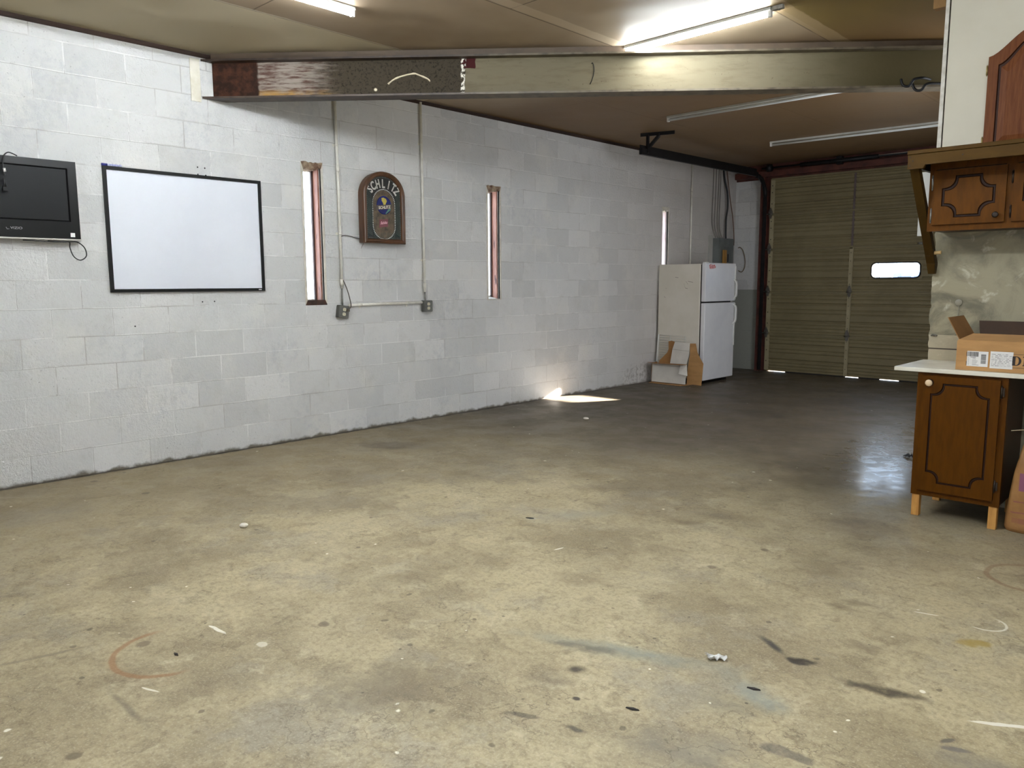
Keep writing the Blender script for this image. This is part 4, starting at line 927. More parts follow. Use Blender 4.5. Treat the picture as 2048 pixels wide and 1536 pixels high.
q = MB(); q.box(.132, .152, 10.94, 11.04, 1.645, 1.88); tag(q.build('wood_strip', mat('tan_board', S(176, 132, 70), S(158, 116, 58), 6, 0.7)), 'tan board strip leaning on the electrical panel, on the refrigerator top', 'board strip')
q = MB(); q.box(0.002, .010, 10.72, 10.855, 1.3, 2.10); tag(q.build('backing_plate', mat('pale_backing', S(186, 184, 178), S(170, 168, 162), 4, 0.6)), 'pale flat backing board on the block wall left of the electrical panel', 'board')
grey_c = mat('grey_cable', S(126, 120, 114), None, 8, 0.6)
for k, (ys, ye) in enumerate(((10.80, 10.83), (10.88, 10.90), (10.96, 10.98), (11.02, 11.04))):
    q = MB(); q.tube(spline([(.012, ys + .02, 3.14), (.012, ys + .015, 2.8), (.013, ys, 2.35), (.02, ye, 2.18), (.05, ye + .03, 2.062)], 6), 0.0065, 6)
    tag(q.build('grey_cable', grey_c), 'thin grey cable dropping into the electrical panel top', 'cable', 'grey cables above the electrical panel')
q = MB(); q.tube(spline([(.015, 11.11, 3.12), (.03, 11.13, 2.95), (.06, 11.17, 2.75), (.06, 11.19, 2.55), (.05, 11.17, 2.35), (.055, 11.17, 2.062)], 8), 0.014, 10)
tag(q.build('black_cable', M_cord), 'thick black cable dropping into the electrical panel top', 'cable')
q = MB(); q.tube(spline([(.02, 11.21, 3.1), (.06, 11.25, 2.7), (.07, 11.34, 2.4), (.05, 11.44, 2.1), (.03, 11.48, 1.97)], 8), 0.008, 8)
tag(q.build('brown_cable', mat('brown_cable', S(104, 76, 58), None, 8, 0.6)), 'thin brown cable sagging from the ceiling past the electrical panel', 'cable')
q = MB()
q.tube(spline([(.075, 11.546, 1.93), (.11, 11.546, 1.935), (.16, 11.546, 1.88), (.20, 11.546, 1.74), (.195, 11.546, 1.62), (.15, 11.546, 1.55), (.09, 11.546, 1.57)], 8), 0.007, 8)
tag(q.build('hanging_cable_loop', mat('tan_cable', S(120, 104, 82), None, 8, 0.6)), 'tan cable hanging in a loop on the back block wall', 'cable')
q = MB()
for k in range(7):
    y = 11.372 + .012 * k; x = .022 + .012 * (k % 2)
    q.tube(spline([(.024, 11.40, 1.92), (x, y, 1.80), (x + .004, y, 1.55), (x, y + .006, 1.40 + .03 * (k % 3)), (x + .004, y + .014, 1.5), (.026, 11.415, 1.88)], 5), 0.007, 6)
tag(q.build('extension_cord', mat('orange_cord', S(150, 92, 48), S(128, 78, 40), 9, 0.6)), 'orange extension cord hung in a bundle beside the electrical panel', 'cord')

# ------------------------------------------------------------------ refrigerator
fr_ = thing('refrigerator', 'white top-freezer refrigerator standing in the corner by the roll-up door', 'refrigerator', (0.40, 9.75, 0))
FY0, FY1, FX0, FX1, FH = 9.335, 10.165, 0.035, 0.690, 1.635
M_fside = mat('cream_white_enamel', S(214, 208, 196), S(206, 200, 186), 2.5, 0.5, speck=(S(110, 98, 86), 16, 0.76))
M_fdoor = mat('white_door_enamel', S(218, 218, 220), S(208, 208, 212), 2, 0.30, bump=0.05, bump_scale=90)
MB().box(FX0, FX1, FY0, FY1, 0.07, FH).build('body', M_fside, fr_, .008)
MB().box(FX1 - .015, FX1 + .018, FY0 + .012, FY1 - .012, .09, FH - .012).build('gasket', mat('dark_gasket', S(44, 40, 40), None, 8, 0.8), fr_)
MB().box(FX0 + .02, FX1 - .01, FY0 + .02, FY1 - .02, 0.0, 0.07).build('base_grille', M_black, fr_)
for nm, z0, z1, h0, h1 in (('freezer_door', 1.128, 1.648, 1.155, 1.43), ('fridge_door', 0.055, 1.108, 0.80, 1.085)):
    d = MB().box(FX1 + .018, FX1 + .082, FY0, FY1, z0, z1).build(nm, M_fdoor, fr_, .010)
    q = MB(); xx = FX1 + .082; yy = FY1 - .045
    pts = [(xx - .01, yy, h0), (xx + .035, yy, h0 + .035), (xx + .042, yy, h0 + .07), (xx + .042, yy, h1 - .07), (xx + .035, yy, h1 - .035), (xx - .01, yy, h1)]
    for a, b in zip(pts, pts[1:]):
        a, b = Vector(a), Vector(b); n_ = (b - a).cross(Vector((0, 1, 0))).normalized() * .010
        q.hexa([a - n_ + Vector((0, -.014, 0)), a + n_ + Vector((0, -.014, 0)), a + n_ + Vector((0, .014, 0)), a - n_ + Vector((0, .014, 0))], [b - n_ + Vector((0, -.014, 0)), b + n_ + Vector((0, -.014, 0)), b + n_ + Vector((0, .014, 0)), b - n_ + Vector((0, .014, 0))])
    q.build('handle', M_white_plain, d, .003)
    q = MB(); q.box(xx, xx + .010, FY1 - .028, FY1 - .006, max(z0 + .02, h0 - .30), min(z1 - .01, h1 + .18)); q.build('trim_strip', M_white_plain, d)
    if nm == 'freezer_door':
        q = MB(); q.prism([(FY0 + .085, 1.575), (FY0 + .13, 1.565), (FY0 + .25, 1.580), (FY0 + .255, 1.60), (FY0 + .22, 1.625), (FY0 + .17, 1.618), (FY0 + .12, 1.632), (FY0 + .08, 1.615)], YZ, xx, xx + .002); st = q.build('sticker', mat('red_sticker', S(170, 40, 44), S(220, 190, 190), 40, 0.5), d)
        q = MB(); q.box(FX1 + .02, FX1 + .07, FY0 + .02, FY0 + .09, 1.648, 1.658); q.build('hinge_cover', M_white_plain, d)
for (xa, za, xb, zb) in ((.47, 1.40, .50, 1.36), (.44, 1.37, .46, 1.31), (.46, 1.31, .50, 1.30), (.50, 1.40, .58, 1.385), (.13, 1.19, .15, 1.175), (.34, 1.13, .342, 1.09), (.30, 1.455, .35, 1.45)):
    q = MB(); q.hexa([(xa, FY0 - .0008, za), (xb, FY0 - .0008, zb), (xb, FY0 - .0008, zb + .005), (xa, FY0 - .0008, za + .005)], [(xa, FY0, za), (xb, FY0, zb), (xb, FY0, zb + .005), (xa, FY0, za + .005)])
    q.build('scratch', mat('grey_scuffs', S(120, 108, 98), None, 8, 0.7), fr_)

# white wire rack leaning on the refrigerator's side
rk = thing('wire_rack', 'white wire shelf rack leaning against the refrigerator behind the opened carton', 'wire rack', (0.25, 9.25, 0))
def RP(x, h): return (x, 9.262 + .055 * h / .66, h)
q = MB(); q.hexa([RP(.050, 0.0), RP(.070, 0.0), RP(.070, .66), RP(.050, .66)], [(p[0], p[1] + .012, p[2]) for p in (RP(.050, 0.0), RP(.070, 0.0), RP(.070, .66), RP(.050, .66))])
for k in range(26): q.tube([RP(.070, .16 + .018 * k), RP(.086, .16 + .018 * k)], .0035, 5)
q.build('side_rail', M_white_plain, rk)
wm = mat('white_wire', S(206, 206, 200), None, 8, 0.4)
q = MB()
for k in range(16): q.tube([RP(.08, .655 - k * .034), RP(.50 if k < 5 else .40, .648 - k * .034)], .0028, 5)
for x in (.255, .262, .495): q.tube([RP(x, .655), RP(x, .52 if x > .4 else .10)], .003, 5)
q.build('wires', wm, rk)

# opened carton: white outside, brown inside
cb = thing('opened_carton', 'opened white carton with tall brown inner flaps on the floor beside the refrigerator', 'carton', (0.4, 9.15, 0))
def wallp(q, poly, y0, lean, th=.004, mi=0):
    q.prism(poly, lambda a, b, d: (a, y0 + lean * b + d, b), 0, th, mi)
q = MB(); wallp(q, [(.112, .020), (.648, .020), (.655, .285), (.110, .270)], 9.085, 0.06); q.build('front_wall', M_card_white, cb)
q = MB(); q.hexa([(.108, 8.985, .292), (.60, 8.985, .288), (.655, 9.100, .288), (.105, 9.102, .282)], [(.108, 8.985, .296), (.60, 8.985, .292), (.655, 9.100, .292), (.105, 9.102, .286)]); q.build('front_flap', M_card_dark, cb)
q = MB(); q.hexa([(.56, 9.10, .283), (.655, 9.10, .283), (.725, 9.00, .150), (.60, 8.99, .170)], [(.558, 9.104, .287), (.653, 9.104, .287), (.728, 9.004, .154), (.603, 8.994, .174)]); q.build('side_flap', M_card_white, cb)
q = MB(); q.hexa([(.10, 9.04, .004), (.62, 9.00, .004), (.66, 9.24, .004), (.10, 9.24, .004)], [(.10, 9.04, .010), (.62, 9.00, .010), (.66, 9.24, .010), (.10, 9.24, .010)]); q.build('base', M_card, cb)
q = MB(); q.hexa([(.10, 9.095, .01), (.104, 9.095, .01), (.104, 9.10, .27), (.10, 9.10, .27)], [(.10, 9.23, .01), (.104, 9.23, .01), (.104, 9.23, .29), (.10, 9.23, .29)]); q.build('left_wall', M_card_dark, cb)
q = MB(); wallp(q, [(.118, .15), (.56, .15), (.37, .570), (.300, .585), (.253, .575), (.262, .47), (.245, .42), (.125, .30)], 9.225, 0.09); q.build('back_flap', M_card_dark, cb)
q = MB(); wallp(q, [(.315, .270), (.565, .240), (.600, .40), (.600, .565), (.365, .575), (.335, .47)], 9.198, 0.11); fl = q.build('white_flap', M_card_white, cb)
q = MB(); wallp(q, [(.335, .468), (.602, .455), (.602, .459), (.335, .472)], 9.1965, 0.11, .001); q.build('fold_line', mat('fold_shadow_line', S(150, 144, 134), None, 8, 0.8), fl)
q = MB(); wallp(q, [(.585, .010), (.810, .004), (.818, .300), (.760, .375), (.715, .450), (.680, .565), (.590, .560), (.605, .42), (.585, .22)], 9.225, 0.09); q.build('tall_flap', M_card, cb)

# ------------------------------------------------------------------ base cabinet under the counter
def ogee(a, b, c, d, r, s):
    out = []
    def corner(cx, cz, sx, sz, first):
        pts = [(cx + sx * (s + (r - s) * math.cos(t)), cz + sz * (s + (r - s) * math.sin(t))) for t in [PI / 2 * k / 8 for k in range(9)]]
        pts = [(cx + sx * r, cz)] + pts + [(cx, cz + sz * r)]
        return pts if first else pts[::-1]
    out += corner(b, d, -1, -1, True); out += corner(b, c, -1, 1, False)
    out += corner(a, c, 1, 1, True); out += corner(a, d, 1, -1, False)
    return out
def panel_door(name, parent, outer, outline, yf, th, mats, depth=.006, g=.006, bev=0.003):
    """slab whose front carries a routed groove along outline(offset); both in X,Z, facing -Y"""
    q = MB()
    L = q.holed(outer, [outline(g)], FXZ, yf)
    r1 = q.ring(outline(g * .5), FXZ, yf + depth); r2 = q.ring(outline(-g * .5), FXZ, yf + depth); r3 = q.ring(outline(-g), FXZ, yf)
    q.bridge(L[1], r1, 1); q.bridge(r1, r2, 1); q.bridge(r2, r3, 1)
    es = [q.bm.edges.get((r3[i], r3[(i + 1) % len(r3)])) for i in range(len(r3))]
    bmesh.ops.triangle_fill(q.bm, use_beauty=True, edges=es)
    bk = q.ring(outer, FXZ, yf + th); q.bridge(L[0], bk); q.bm.faces.new(bk)
    return q.build(name, mats, parent)
def rect(a, b, c, d): return [(a, c), (b, c), (b, d), (a, d)]
def butt_hinge(parent, x, z, y, m_, h=.055):
    q = MB(); q.tube([(x, y, z - h / 2), (x, y, z + h / 2)], .005, 8); q.box(x - .002, x + .014, y, y + .006, z - h / 2 + .006, z + h / 2 - .006)
    q.tube([(x, y, z - h / 2 - .006), (x, y, z - h / 2)], .0035, 8); q.tube([(x, y, z + h / 2), (x, y, z + h / 2 + .006)], .0035, 8)
    return q.build('hinge', m_, parent)
M_hinge_dark = mat('dark_bronze', S(52, 42, 34), S(38, 30, 26), 20, 0.4, 0.6)
bc = thing('base_cabinet', 'brown single-door base cabinet on short bare wood legs under the white counter', 'cabinet', (4.93, 5.1, 0))
q = MB(); q.box(4.715, 5.155, 4.925, 5.40, .13, .862); q.build('carcass', mat('dark_cabinet_side', S(52, 28, 8), S(44, 24, 6), 8, 0.5, stretch=(5, 5, 1)), bc)
q = MB(); l1 = q.holed(rect(4.705, 5.163, .130, .864), [rect(4.745, 5.118, .175, .835)], FXZ, 4.905); l2 = q.holed(rect(4.705, 5.163, .130, .864), [rect(4.745, 5.118, .175, .835)], FXZ, 4.925); q.bridge(l1[0], l2[0]); q.bridge(l1[1], l2[1])
q.build('face_frame', M_cab, bc)
dr_ = panel_door('door', bc, rect(4.735, 5.130, .165, .846), lambda o_: ogee(4.787 - o_, 5.078 + o_, .222 - o_, .800 + o_, .062, .012), 4.887, .018, [M_cab, M_cab_groove])
q = MB(); q.lathe([(0.011, 0), (0.009, .010), (.017, .016), (.020, .022), (.018, .028), (.010, .031), (.002, .032)], (4.776, 4.887, .806), (0, -1, 0), 24); kb = q.build('knob', mat('cream_ceramic', S(224, 196, 160), None, 8, 0.25), dr_); kb['label'] = 'cream ceramic knob'
q = MB(); q.lathe([(.021, 0), (.020, .002)], (4.776, 4.887, .806), (0, -1, 0), 24); q.build('backplate', M_cab_groove, dr_)
for z in (.782, .252): butt_hinge(dr_, 5.137, z, 4.889, M_hinge_dark, .06)
for xx, yy in ((4.712, 4.910), (5.112, 4.910), (4.712, 5.34), (5.112, 5.34)):
    MB().box(xx, xx + .042, yy, yy + .042, 0, .13).build('leg', M_pine, bc, .002)

ct = MB(); ct.box(4.578, 6.3, 4.882, 5.438, .864, .888)
M_counter = mat('worn_white_laminate', S(222, 218, 204), S(206, 200, 184), 4, 0.35, speck=(S(110, 100, 88), 12, 0.70))
o = ct.build('countertop', M_counter, None, .003); tag(o, 'white laminate countertop with a worn edge over the brown base cabinet', 'countertop')

# ------------------------------------------------------------------ open carton on the counter
bx = thing('shipping_box', 'open brown cardboard shipping box with two white labels on the countertop', 'box', (5.25, 5.1, .888))
X0, X1b, Y0b, Y1b, Z0b, Z1b = 4.893, 5.58, 4.925, 5.345, .889, 1.055
q = MB(); th = .004
q.box(X0, X1b, Y0b, Y0b + th, Z0b, Z1b); q.box(X0, X1b, Y1b - th, Y1b, Z0b, Z1b); q.box(X0, X0 + th, Y0b + th, Y1b - th, Z0b, Z1b); q.box(X1b - th, X1b, Y0b + th, Y1b - th, Z0b, Z1b); q.box(X0 + th, X1b - th, Y0b + th, Y1b - th, Z0b, Z0b + th)
q.build('body', M_card, bx)
q = MB(); q.hexa([(X0 + .004, Y0b, Z1b), (X1b, Y0b, Z1b), (X1b, Y0b + .19, Z1b + .028), (X0 + .035, Y0b + .19, Z1b + .028)], [(X0 + .004, Y0b, Z1b + th), (X1b, Y0b, Z1b + th), (X1b, Y0b + .19, Z1b + .032), (X0 + .035, Y0b + .19, Z1b + .032)]); q.build('front_flap', M_card, bx)
q = MB(); q.hexa([(X0, Y0b + .04, Z1b), (X0, Y1b - .02, Z1b), (X0 - .075, Y1b - .02, Z1b + .125), (X0 - .075, Y0b + .07, Z1b + .125)], [(X0 + th, Y0b + .04, Z1b), (X0 + th, Y1b - .02, Z1b), (X0 - .071, Y1b - .02, Z1b + .127), (X0 - .071, Y0b + .07, Z1b + .127)]); q.build('side_flap', M_card_dark, bx)
q = MB(); q.hexa([(X0 + .02, Y1b, Z1b), (X1b, Y1b, Z1b), (X1b, Y1b + .045, Z1b + .095), (X0 + .0, Y1b + .045, Z1b + .095)], [(X0 + .02, Y1b - th, Z1b), (X1b, Y1b - th, Z1b), (X1b, Y1b + .041, Z1b + .095), (X0 + .0, Y1b + .041, Z1b + .095)]); q.build('back_flap', mat('dark_brown_flap', S(62, 40, 22), S(50, 32, 18), 6, 0.8), bx)  # darker brown than the other flaps
yl = Y0b - .0008
def labelq(x0, x1, z0, z1): return MB().box(x0, x1, yl, Y0b, z0, z1)
l_ = labelq(4.948, 5.052, .913, .998).build('label', M_paper, bx)
q = MB(); xx = 4.951
for k in range(26):
    wbar = rnd.choice((.0006, .0011, .0018)); q.box(xx, xx + wbar, yl - .0003, yl, .968, .994); xx += wbar + rnd.choice((.0006, .0011))
    if xx > 5.006: break
zz = .930
for k in range(22):
    wbar = rnd.choice((.0007, .0013, .002)); q.box(5.017, 5.042, yl - .0003, yl, zz, zz + wbar); zz += wbar + rnd.choice((.0007, .0012))
    if zz > .986: break
for k in range(6):
    q.box(4.953, 4.953 + .006, yl - .0003, yl, .958 - k * .0075, .9595 - k * .0075); q.box(4.975, 4.975 + rnd.uniform(.012, .034), yl - .0003, yl, .958 - k * .0075, .9595 - k * .0075)
q.box(4.965, 4.992, yl - .0003, yl, .9625, .9648)
q.build('printing', M_ink, l_)
l_ = labelq(5.062, 5.171, .908, 1.002).build('label', M_paper, bx)
q = MB()
for k in range(9):
    xa = 5.068
    while xa < 5.158:
        w_ = rnd.uniform(.006, .02); q.box(xa, min(xa + w_, 5.165), yl - .0003, yl, .922 + k * .008, .9232 + k * .008 + rnd.choice((0, .0012))); xa += w_ + rnd.uniform(.003, .012)
for xa in (5.088, 5.112): q.box(xa, xa + .0006, yl - .0003, yl, .92, .975)
q.build('printing', mat('grey_print', S(120, 118, 122), None, 8, 0.7), l_)
q = MB()
Dz0, Dz1 = .930, .981
def serifI(x):
    q.prism([(x, Dz0), (x + .022, Dz0), (x + .022, Dz0 + .004), (x + .017, Dz0 + .006), (x + .017, Dz1 - .006), (x + .022, Dz1 - .004), (x + .022, Dz1), (x, Dz1), (x, Dz1 - .004), (x + .005, Dz1 - .006), (x + .005, Dz0 + .006), (x, Dz0 + .004)], FXZ, yl, Y0b)
xd = 5.168; hz = (Dz1 - Dz0) / 2; zc = (Dz0 + Dz1) / 2
oo = [(xd, Dz0)] + [(xd + .018 + .024 * math.cos(t), zc + hz * math.sin(t)) for t in [-PI / 2 + PI * k / 14 for k in range(15)]] + [(xd, Dz1)]
ii = [(xd + .014, Dz0 + .004)] + [(xd + .019 + .011 * math.cos(t), zc + (hz - .004) * math.sin(t)) for t in [-PI / 2 + PI * k / 14 for k in range(15)]] + [(xd + .014, Dz1 - .004)]
L1 = q.holed(oo, [ii], FXZ, yl); L2 = q.holed(oo, [ii], FXZ, Y0b); q.bridge(L1[0], L2[0]); q.bridge(L1[1], L2[1])
serifI(5.216)
q.build('lettering', M_ink, bx)
for a, b, c, d in ((5.172, X1b - .02, .9905, .9925), (5.172, X1b - .02, .9165, .9185), (4.9445, 4.947, .918, .940), (4.9445, 4.947, .968, .992)): MB().box(a, b, yl, Y0b, c, d).build('printed_line', M_ink, bx)

# ------------------------------------------------------------------ kraft paper sack
sk_ = MB(); cx, cyb, nn = 5.395, 5.02, 40
prof = [(0.0, .205, .085), (.02, .214, .095), (.10, .216, .10), (.22, .212, .098), (.34, .204, .090), (.44, .190, .070), (.50, .176, .045), (.545, .165, .022), (.585, .160, .012)]
fine = []
for (z0, a0_, b0_), (z1, a1_, b1_) in zip(prof, prof[1:]):
    for k in range(4): fine.append((z0 + (z1 - z0) * k / 4, a0_ + (a1_ - a0_) * k / 4, b0_ + (b1_ - b0_) * k / 4))
fine.append(prof[-1])
ringsk = []
for z, a, b in fine:
    rg = []
    for k in range(nn):
        t = 2 * PI * k / nn; c_, s_ = math.cos(t), math.sin(t); e = .42
        x = a * math.copysign(abs(c_) ** e, c_); y = b * math.copysign(abs(s_) ** e, s_)
        nz = noise.noise(Vector((x * 9, y * 9, z * 4))) * .012 + noise.noise(Vector((x * 26, y * 26, z * 9 + 3))) * .006
        if z > .4: nz += .008 * math.sin(x * 60 + z * 10)
        rg.append(sk_.bm.verts.new((cx + x * (1 + nz * 3) + .05 * z, cyb + y + nz * (1.6 if z > .02 else 0), z)))
    ringsk.append(rg)
for a, b in zip(ringsk, ringsk[1:]): sk_.bridge(a, b)
sk_.bm.faces.new(ringsk[0]); sk_.bm.faces.new(ringsk[-1])
sk = thing('paper_sack', 'tan kraft paper sack with purple printing standing beside the base cabinet', 'sack', (cx, cyb, 0))
def sack_material():
    mt = bpy.data.materials.new('kraft_paper'); t = NT(mt); b = t.bsdf; v = t.coord(); x = t.sep(v)
    c = t.mix(t.ramp(t.noise(v, 7, 4), .35, .65), S(152, 110, 62), S(132, 93, 50))
    n_ = t.math('MULTIPLY', t.noise(v, 10, 3), .012)
    z_ = t.math('ADD', x[2], n_)
    def band(lo, hi, xlo, k, col):
        f = t.math('MULTIPLY', t.math('MULTIPLY', t.math('GREATER_THAN', z_, lo), t.math('LESS_THAN', z_, hi)), t.math('GREATER_THAN', x[0], xlo))
        return t.mix(t.math('MULTIPLY', f, k), c, col)
    c = band(.245, .345, 5.245, .85, S(120, 66, 104)); c = band(.285, .32, 5.27, .5, S(190, 150, 150))
    c = band(.178, .184, 5.225, .8, S(124, 66, 72)); c = band(.118, .124, 5.215, .8, S(124, 66, 72))
    for k in range(6): c = band(.060, .090, 5.222 + k * .016, .55 if k % 2 == 0 else 0.0, S(130, 80, 60))
    t.link(c, b.inputs['Base Color']); b.inputs['Roughness'].default_value = .65
    t.bump(t.noise(t.mapping(v, sc=(1, 1, .4)), 22, 4, .6), .35, .01)
    return mt
sk_.build('sack_body', sack_material(), sk, smooth=True)
q = MB(); q.tube(spline([(5.27, 5.01, .575), (5.24, 4.99, .572), (5.215, 4.97, .570), (5.185, 4.95, .566)], 4), .0025, 6); q.build('pull_string', mat('pale_string', S(196, 180, 150), None, 8, .8), sk)

# ------------------------------------------------------------------ shelf, brace, wall cabinet and arched door
sh = thing('wall_shelf', 'brown painted shelf board with a deep front fascia over the wall cabinet', 'shelf', (5.1, 5.15, 2.03))
MB().box(4.575, 6.2, 4.895, 5.424, 2.112, 2.134).build('shelf_board', M_brown_paint, sh, .002)
q = MB(); q.prism([(4.578, 2.030), (4.660, 2.030), (4.672, 2.050), (6.2, 2.050), (6.2, 2.110), (4.578, 2.110)], FXZ, 4.902, 4.924)
for xx, zz in ((4.590, 2.096), (4.605, 2.075), (4.590, 2.050), (4.86, 2.083)): q.tube([(xx, 4.9015, zz), (xx, 4.9005, zz)], .004, 8, mi=1)
q.build('fascia', [M_brown_paint, M_ink], sh)
q = MB(); q.box(4.580, 4.600, 4.924, 5.42, 2.050, 2.112); q.build('end_batten', M_brown_dark, sh)
br_ = thing('shelf_brace', 'dark brown diagonal brace under the end of the brown shelf', 'brace', (4.6, 5.42, 1.44))
q = MB(); q.hexa([(4.578, 4.930, 2.050), (4.628, 4.930, 2.050), (4.628, 4.985, 2.050), (4.578, 4.985, 2.050)], [(4.578, 5.375, 1.50), (4.628, 5.375, 1.50), (4.628, 5.438, 1.50), (4.578, 5.438, 1.50)])
q.hexa([(4.578, 5.375, 1.50), (4.628, 5.375, 1.50), (4.628, 5.438, 1.50), (4.578, 5.438, 1.50)], [(4.584, 5.400, 1.435), (4.622, 5.400, 1.435), (4.622, 5.438, 1.435), (4.584, 5.438, 1.435)])
q.build('strut', M_brown_dark, br_, .002)
q = MB(); q.box(4.585, 4.605, 5.335, 5.375, 1.545, 1.585); q.tube([(4.605, 5.352, 1.563), (4.665, 5.352, 1.566)], .011, 10, mi=1); q.build('peg', [M_brown_dark, mat('pale_dowel', S(206, 172, 118), None, 8, .6)], br_)
q = MB(); q.box(4.486, 4.572, 5.47, 5.49, 1.678, 2.078)
tag(q.build('white_board_scrap', mat('white_scrap', S(226, 226, 222), None, 3, .5)), 'narrow white board behind the brown diagonal brace at the wall edge', 'board')
wc = thing('wall_cabinet', 'warm brown two-door wall cabinet hung beneath the brown shelf', 'cabinet', (5.05, 5.28, 1.68))
q = MB(); q.box(4.645, 5.48, 5.145, 5.438, 1.69, 2.108); q.build('carcass', MATS['dark_cabinet_side'], wc)
q = MB(); fo = rect(4.638, 5.487, 1.684, 2.110); h1_, h2_ = rect(4.672, 5.030, 1.728, 2.04), rect(5.085, 5.445, 1.728, 2.04)
l1 = q.holed(fo, [h1_, h2_], FXZ, 5.127); l2 = q.holed(fo, [h1_, h2_], FXZ, 5.145)
for a, b in zip(l1, l2): q.bridge(a, b)
q.build('face_frame', M_cab_up, wc)
for (a, b), kx in (((4.665, 5.038), 4.998), ((5.072, 5.452), 5.412)):
    d = panel_door('door', wc, rect(a, b, 1.720, 2.034), lambda o_, a=a, b=b: ogee(a + .055 - o_, b - .058 + o_, 1.766 - o_, 1.990 + o_, .068, .012), 5.109, .018, [M_cab_up, M_cab_groove], depth=.007, g=.008)
    q = MB(); q.lathe([(.008, 0), (.007, .012), (.014, .017), (.017, .023), (.013, .028), (.006, .026), (.002, .027)], (kx, 5.109, 1.760), (0, -1, 0), 20); kn = q.build('knob', M_hinge_dark, d)
    for z in (1.965, 1.775): butt_hinge(d, a - .006, z, 5.112, M_steel if a < 4.8 else M_hinge_dark, .075 if a < 4.8 else .06)
ad = thing('arched_cabinet_door', 'reddish cherry cabinet door with arched top on the cream wall above the shelf', 'cabinet door', (5.06, 5.42, 2.14))
ax0, ax1, az0, azs, azp = 4.838, 5.290, 2.138, 2.700, 2.835
def cath(o_):
    a, b, z0 = ax0 + o_, ax1 - o_, az0 + o_ * (1 if o_ else 0)
    n_ = 20; top = []
    for k in range(n_ + 1):
        u = k / n_; w_ = .5 - .5 * math.cos(2 * PI * u)
        top.append((b + (a - b) * u, azs - o_ + (azp - azs) * w_ ** .85))
    return [(a, z0), (b, z0)] + top
adr = MB(); yf = 5.402
L = adr.holed(cath(0), [cath(.052)], FXZ, yf)
rs = [adr.ring(cath(.056), FXZ, yf + .009), adr.ring(cath(.066), FXZ, yf + .009), adr.ring(cath(.100), FXZ, yf + .001), adr.ring(cath(.104), FXZ, yf + .001)]
adr.bridge(L[1], rs[0], 1); adr.bridge(rs[0], rs[1], 1); adr.bridge(rs[1], rs[2]); adr.bridge(rs[2], rs[3])
es = [adr.bm.edges.get((rs[3][i], rs[3][(i + 1) % len(rs[3])])) for i in range(len(rs[3]))]
bmesh.ops.triangle_fill(adr.bm, use_beauty=True, edges=es)
bk = adr.ring(cath(0), FXZ, yf + .020); adr.bridge(L[0], bk); adr.bm.faces.new(bk)
adr.build('door_panel', [M_cherry, mat('dark_cherry_groove', S(52, 24, 10), None, 8, .5, spec=.2)], ad)
for z in (2.625, 2.215):
    h_ = butt_hinge(ad, ax0 - .006, z, yf + .004, mat('brass_hinge', S(168, 146, 96), S(140, 120, 76), 20, .4, .6), .05)

# small fittings on the partition
q = MB(); q.lathe([(.022, 0), (.020, .004), (.004, .006)], (4.762, 5.437, 1.256), (0, -1, 0), 20); q.tube(spline([(4.765, 5.433, 1.235), (4.764, 5.433, 1.19), (4.755, 5.434, 1.13), (4.757, 5.434, 1.05)], 5), .002, 6)
tag(q.build('wall_hook_and_wire', mat('grey_painted_disc', S(138, 134, 120), None, 8, .6)), 'small round grey disc with a hanging wire on the plaster wall', 'wall disc')
q = MB()
for k in range(5): q.lathe([(.006, 0), (.004, .012), (.002, .014)], (4.620 + .007 * k, 5.438, 1.045 + .003 * (k % 2)), (0, -1, 0), 8)
tag(q.build('metal_anchor', M_steel), 'small row of metal screw heads on the plaster wall edge', 'screws')

# ------------------------------------------------------------------ litter on the floor
def pebble(loc, sx, sy, sz, m_, label, cat, rz=0.0, name='pebble'):
    q = MB(); bmesh.ops.create_icosphere(q.bm, subdivisions=3, radius=1.0)
    for vv in q.bm.verts:
        k = 1 + .12 * noise.noise(vv.co * 2.1 + Vector((loc[0], loc[1], 0))); c_ = vv.co * k; x, y = c_.x * sx, c_.y * sy
        vv.co = Vector((loc[0] + x * math.cos(rz) - y * math.sin(rz), loc[1] + x * math.sin(rz) + y * math.cos(rz), max(0.0005, sz + c_.z * sz)))
    return tag(q.build(name, m_, smooth=True), label, cat)
M_egg = mat('white_stone', S(228, 222, 210), None, 9, .5)
pebble((2.005, 2.041), .024, .017, .014, M_egg, 'egg-shaped white pebble on the concrete nearer the whiteboard', 'pebble', .9)
pebble((1.258, 6.156), .030, .018, .012, M_egg, 'white pebble on the concrete near the sun patch', 'pebble', .2)
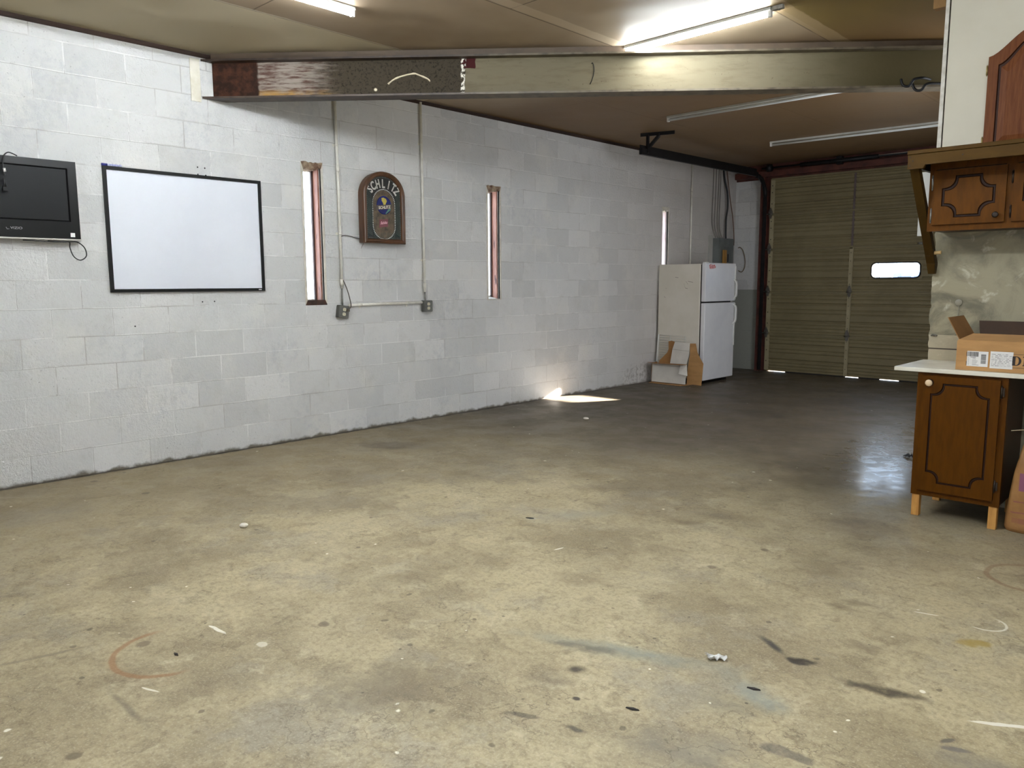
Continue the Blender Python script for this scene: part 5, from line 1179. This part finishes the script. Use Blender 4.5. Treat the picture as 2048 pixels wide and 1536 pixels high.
def scrap(loc, size, m_, name, label, cat, seed, rz=0.0, hgt=.02, thin=1.0):
    r = random.Random(seed); q = MB(); n_ = 7; g_ = [[None] * n_ for _ in range(n_)]
    for i in range(n_):
        for j in range(n_):
            x = (i / (n_ - 1) - .5) * size * (1 + .5 * r.uniform(-.4, .4)); y = (j / (n_ - 1) - .5) * size * thin * (1 + .5 * r.uniform(-.4, .4))
            z = .0015 + hgt * abs(noise.noise(Vector((x * 40 + seed, y * 40, seed)))) * 1.4 + r.uniform(0, .1) * hgt
            g_[i][j] = q.bm.verts.new((loc[0] + x * math.cos(rz) - y * math.sin(rz), loc[1] + x * math.sin(rz) + y * math.cos(rz), z))
    for i in range(n_ - 1):
        for j in range(n_ - 1): q.bm.faces.new((g_[i][j], g_[i + 1][j], g_[i + 1][j + 1], g_[i][j + 1]))
    ob = q.build(name, m_); md = ob.modifiers.new('thickness', 'SOLIDIFY'); md.thickness = .0008; md.offset = 1
    return tag(ob, label, cat)
scrap((4.761, 2.482), .070, mat('crumpled_white_film', S(214, 214, 212), S(190, 190, 190), 30, .35), 'plastic_scrap', 'crumpled white plastic scrap on the stained concrete', 'plastic scrap', 11, .7, .03, .62)
scrap((4.225, 6.53), .085, mat('black_rag', S(26, 26, 28), None, 30, .7), 'black_rag', 'crumpled black rag on the floor beside the base cabinet', 'rag', 4, .3, .04, .6)
for k, (x, y, L, rz, lab) in enumerate(((3.094, 3.288, .055, .5, 'dark wood chip lying mid-floor near the pale scuff'), (4.965, 2.375, .05, .3, 'black chip by the white plastic scrap, the longer of two'), (4.735, 1.985, .05, .35, 'black sliver on the concrete nearest the picture bottom'), (3.262, 1.118, .035, .1, 'dark and white chip inside the rusty ring mark'))):
    q = MB(); d = Vector((math.cos(rz), math.sin(rz), 0)) * L / 2; n_ = Vector((-math.sin(rz), math.cos(rz), 0)) * .007; c_ = Vector((x, y, 0.0005)); up_ = Vector((0, 0, .005))
    q.hexa([c_ - d, c_ - n_, c_ + d * .9, c_ + n_], [c_ - d * .9 + up_, c_ - n_ * .8 + up_, c_ + d * .8 + up_, c_ + n_ * .8 + up_])
    tag(q.build('floor_chip', mat('charred_chip', S(34, 30, 28), None, 20, .7)), lab, 'chip')
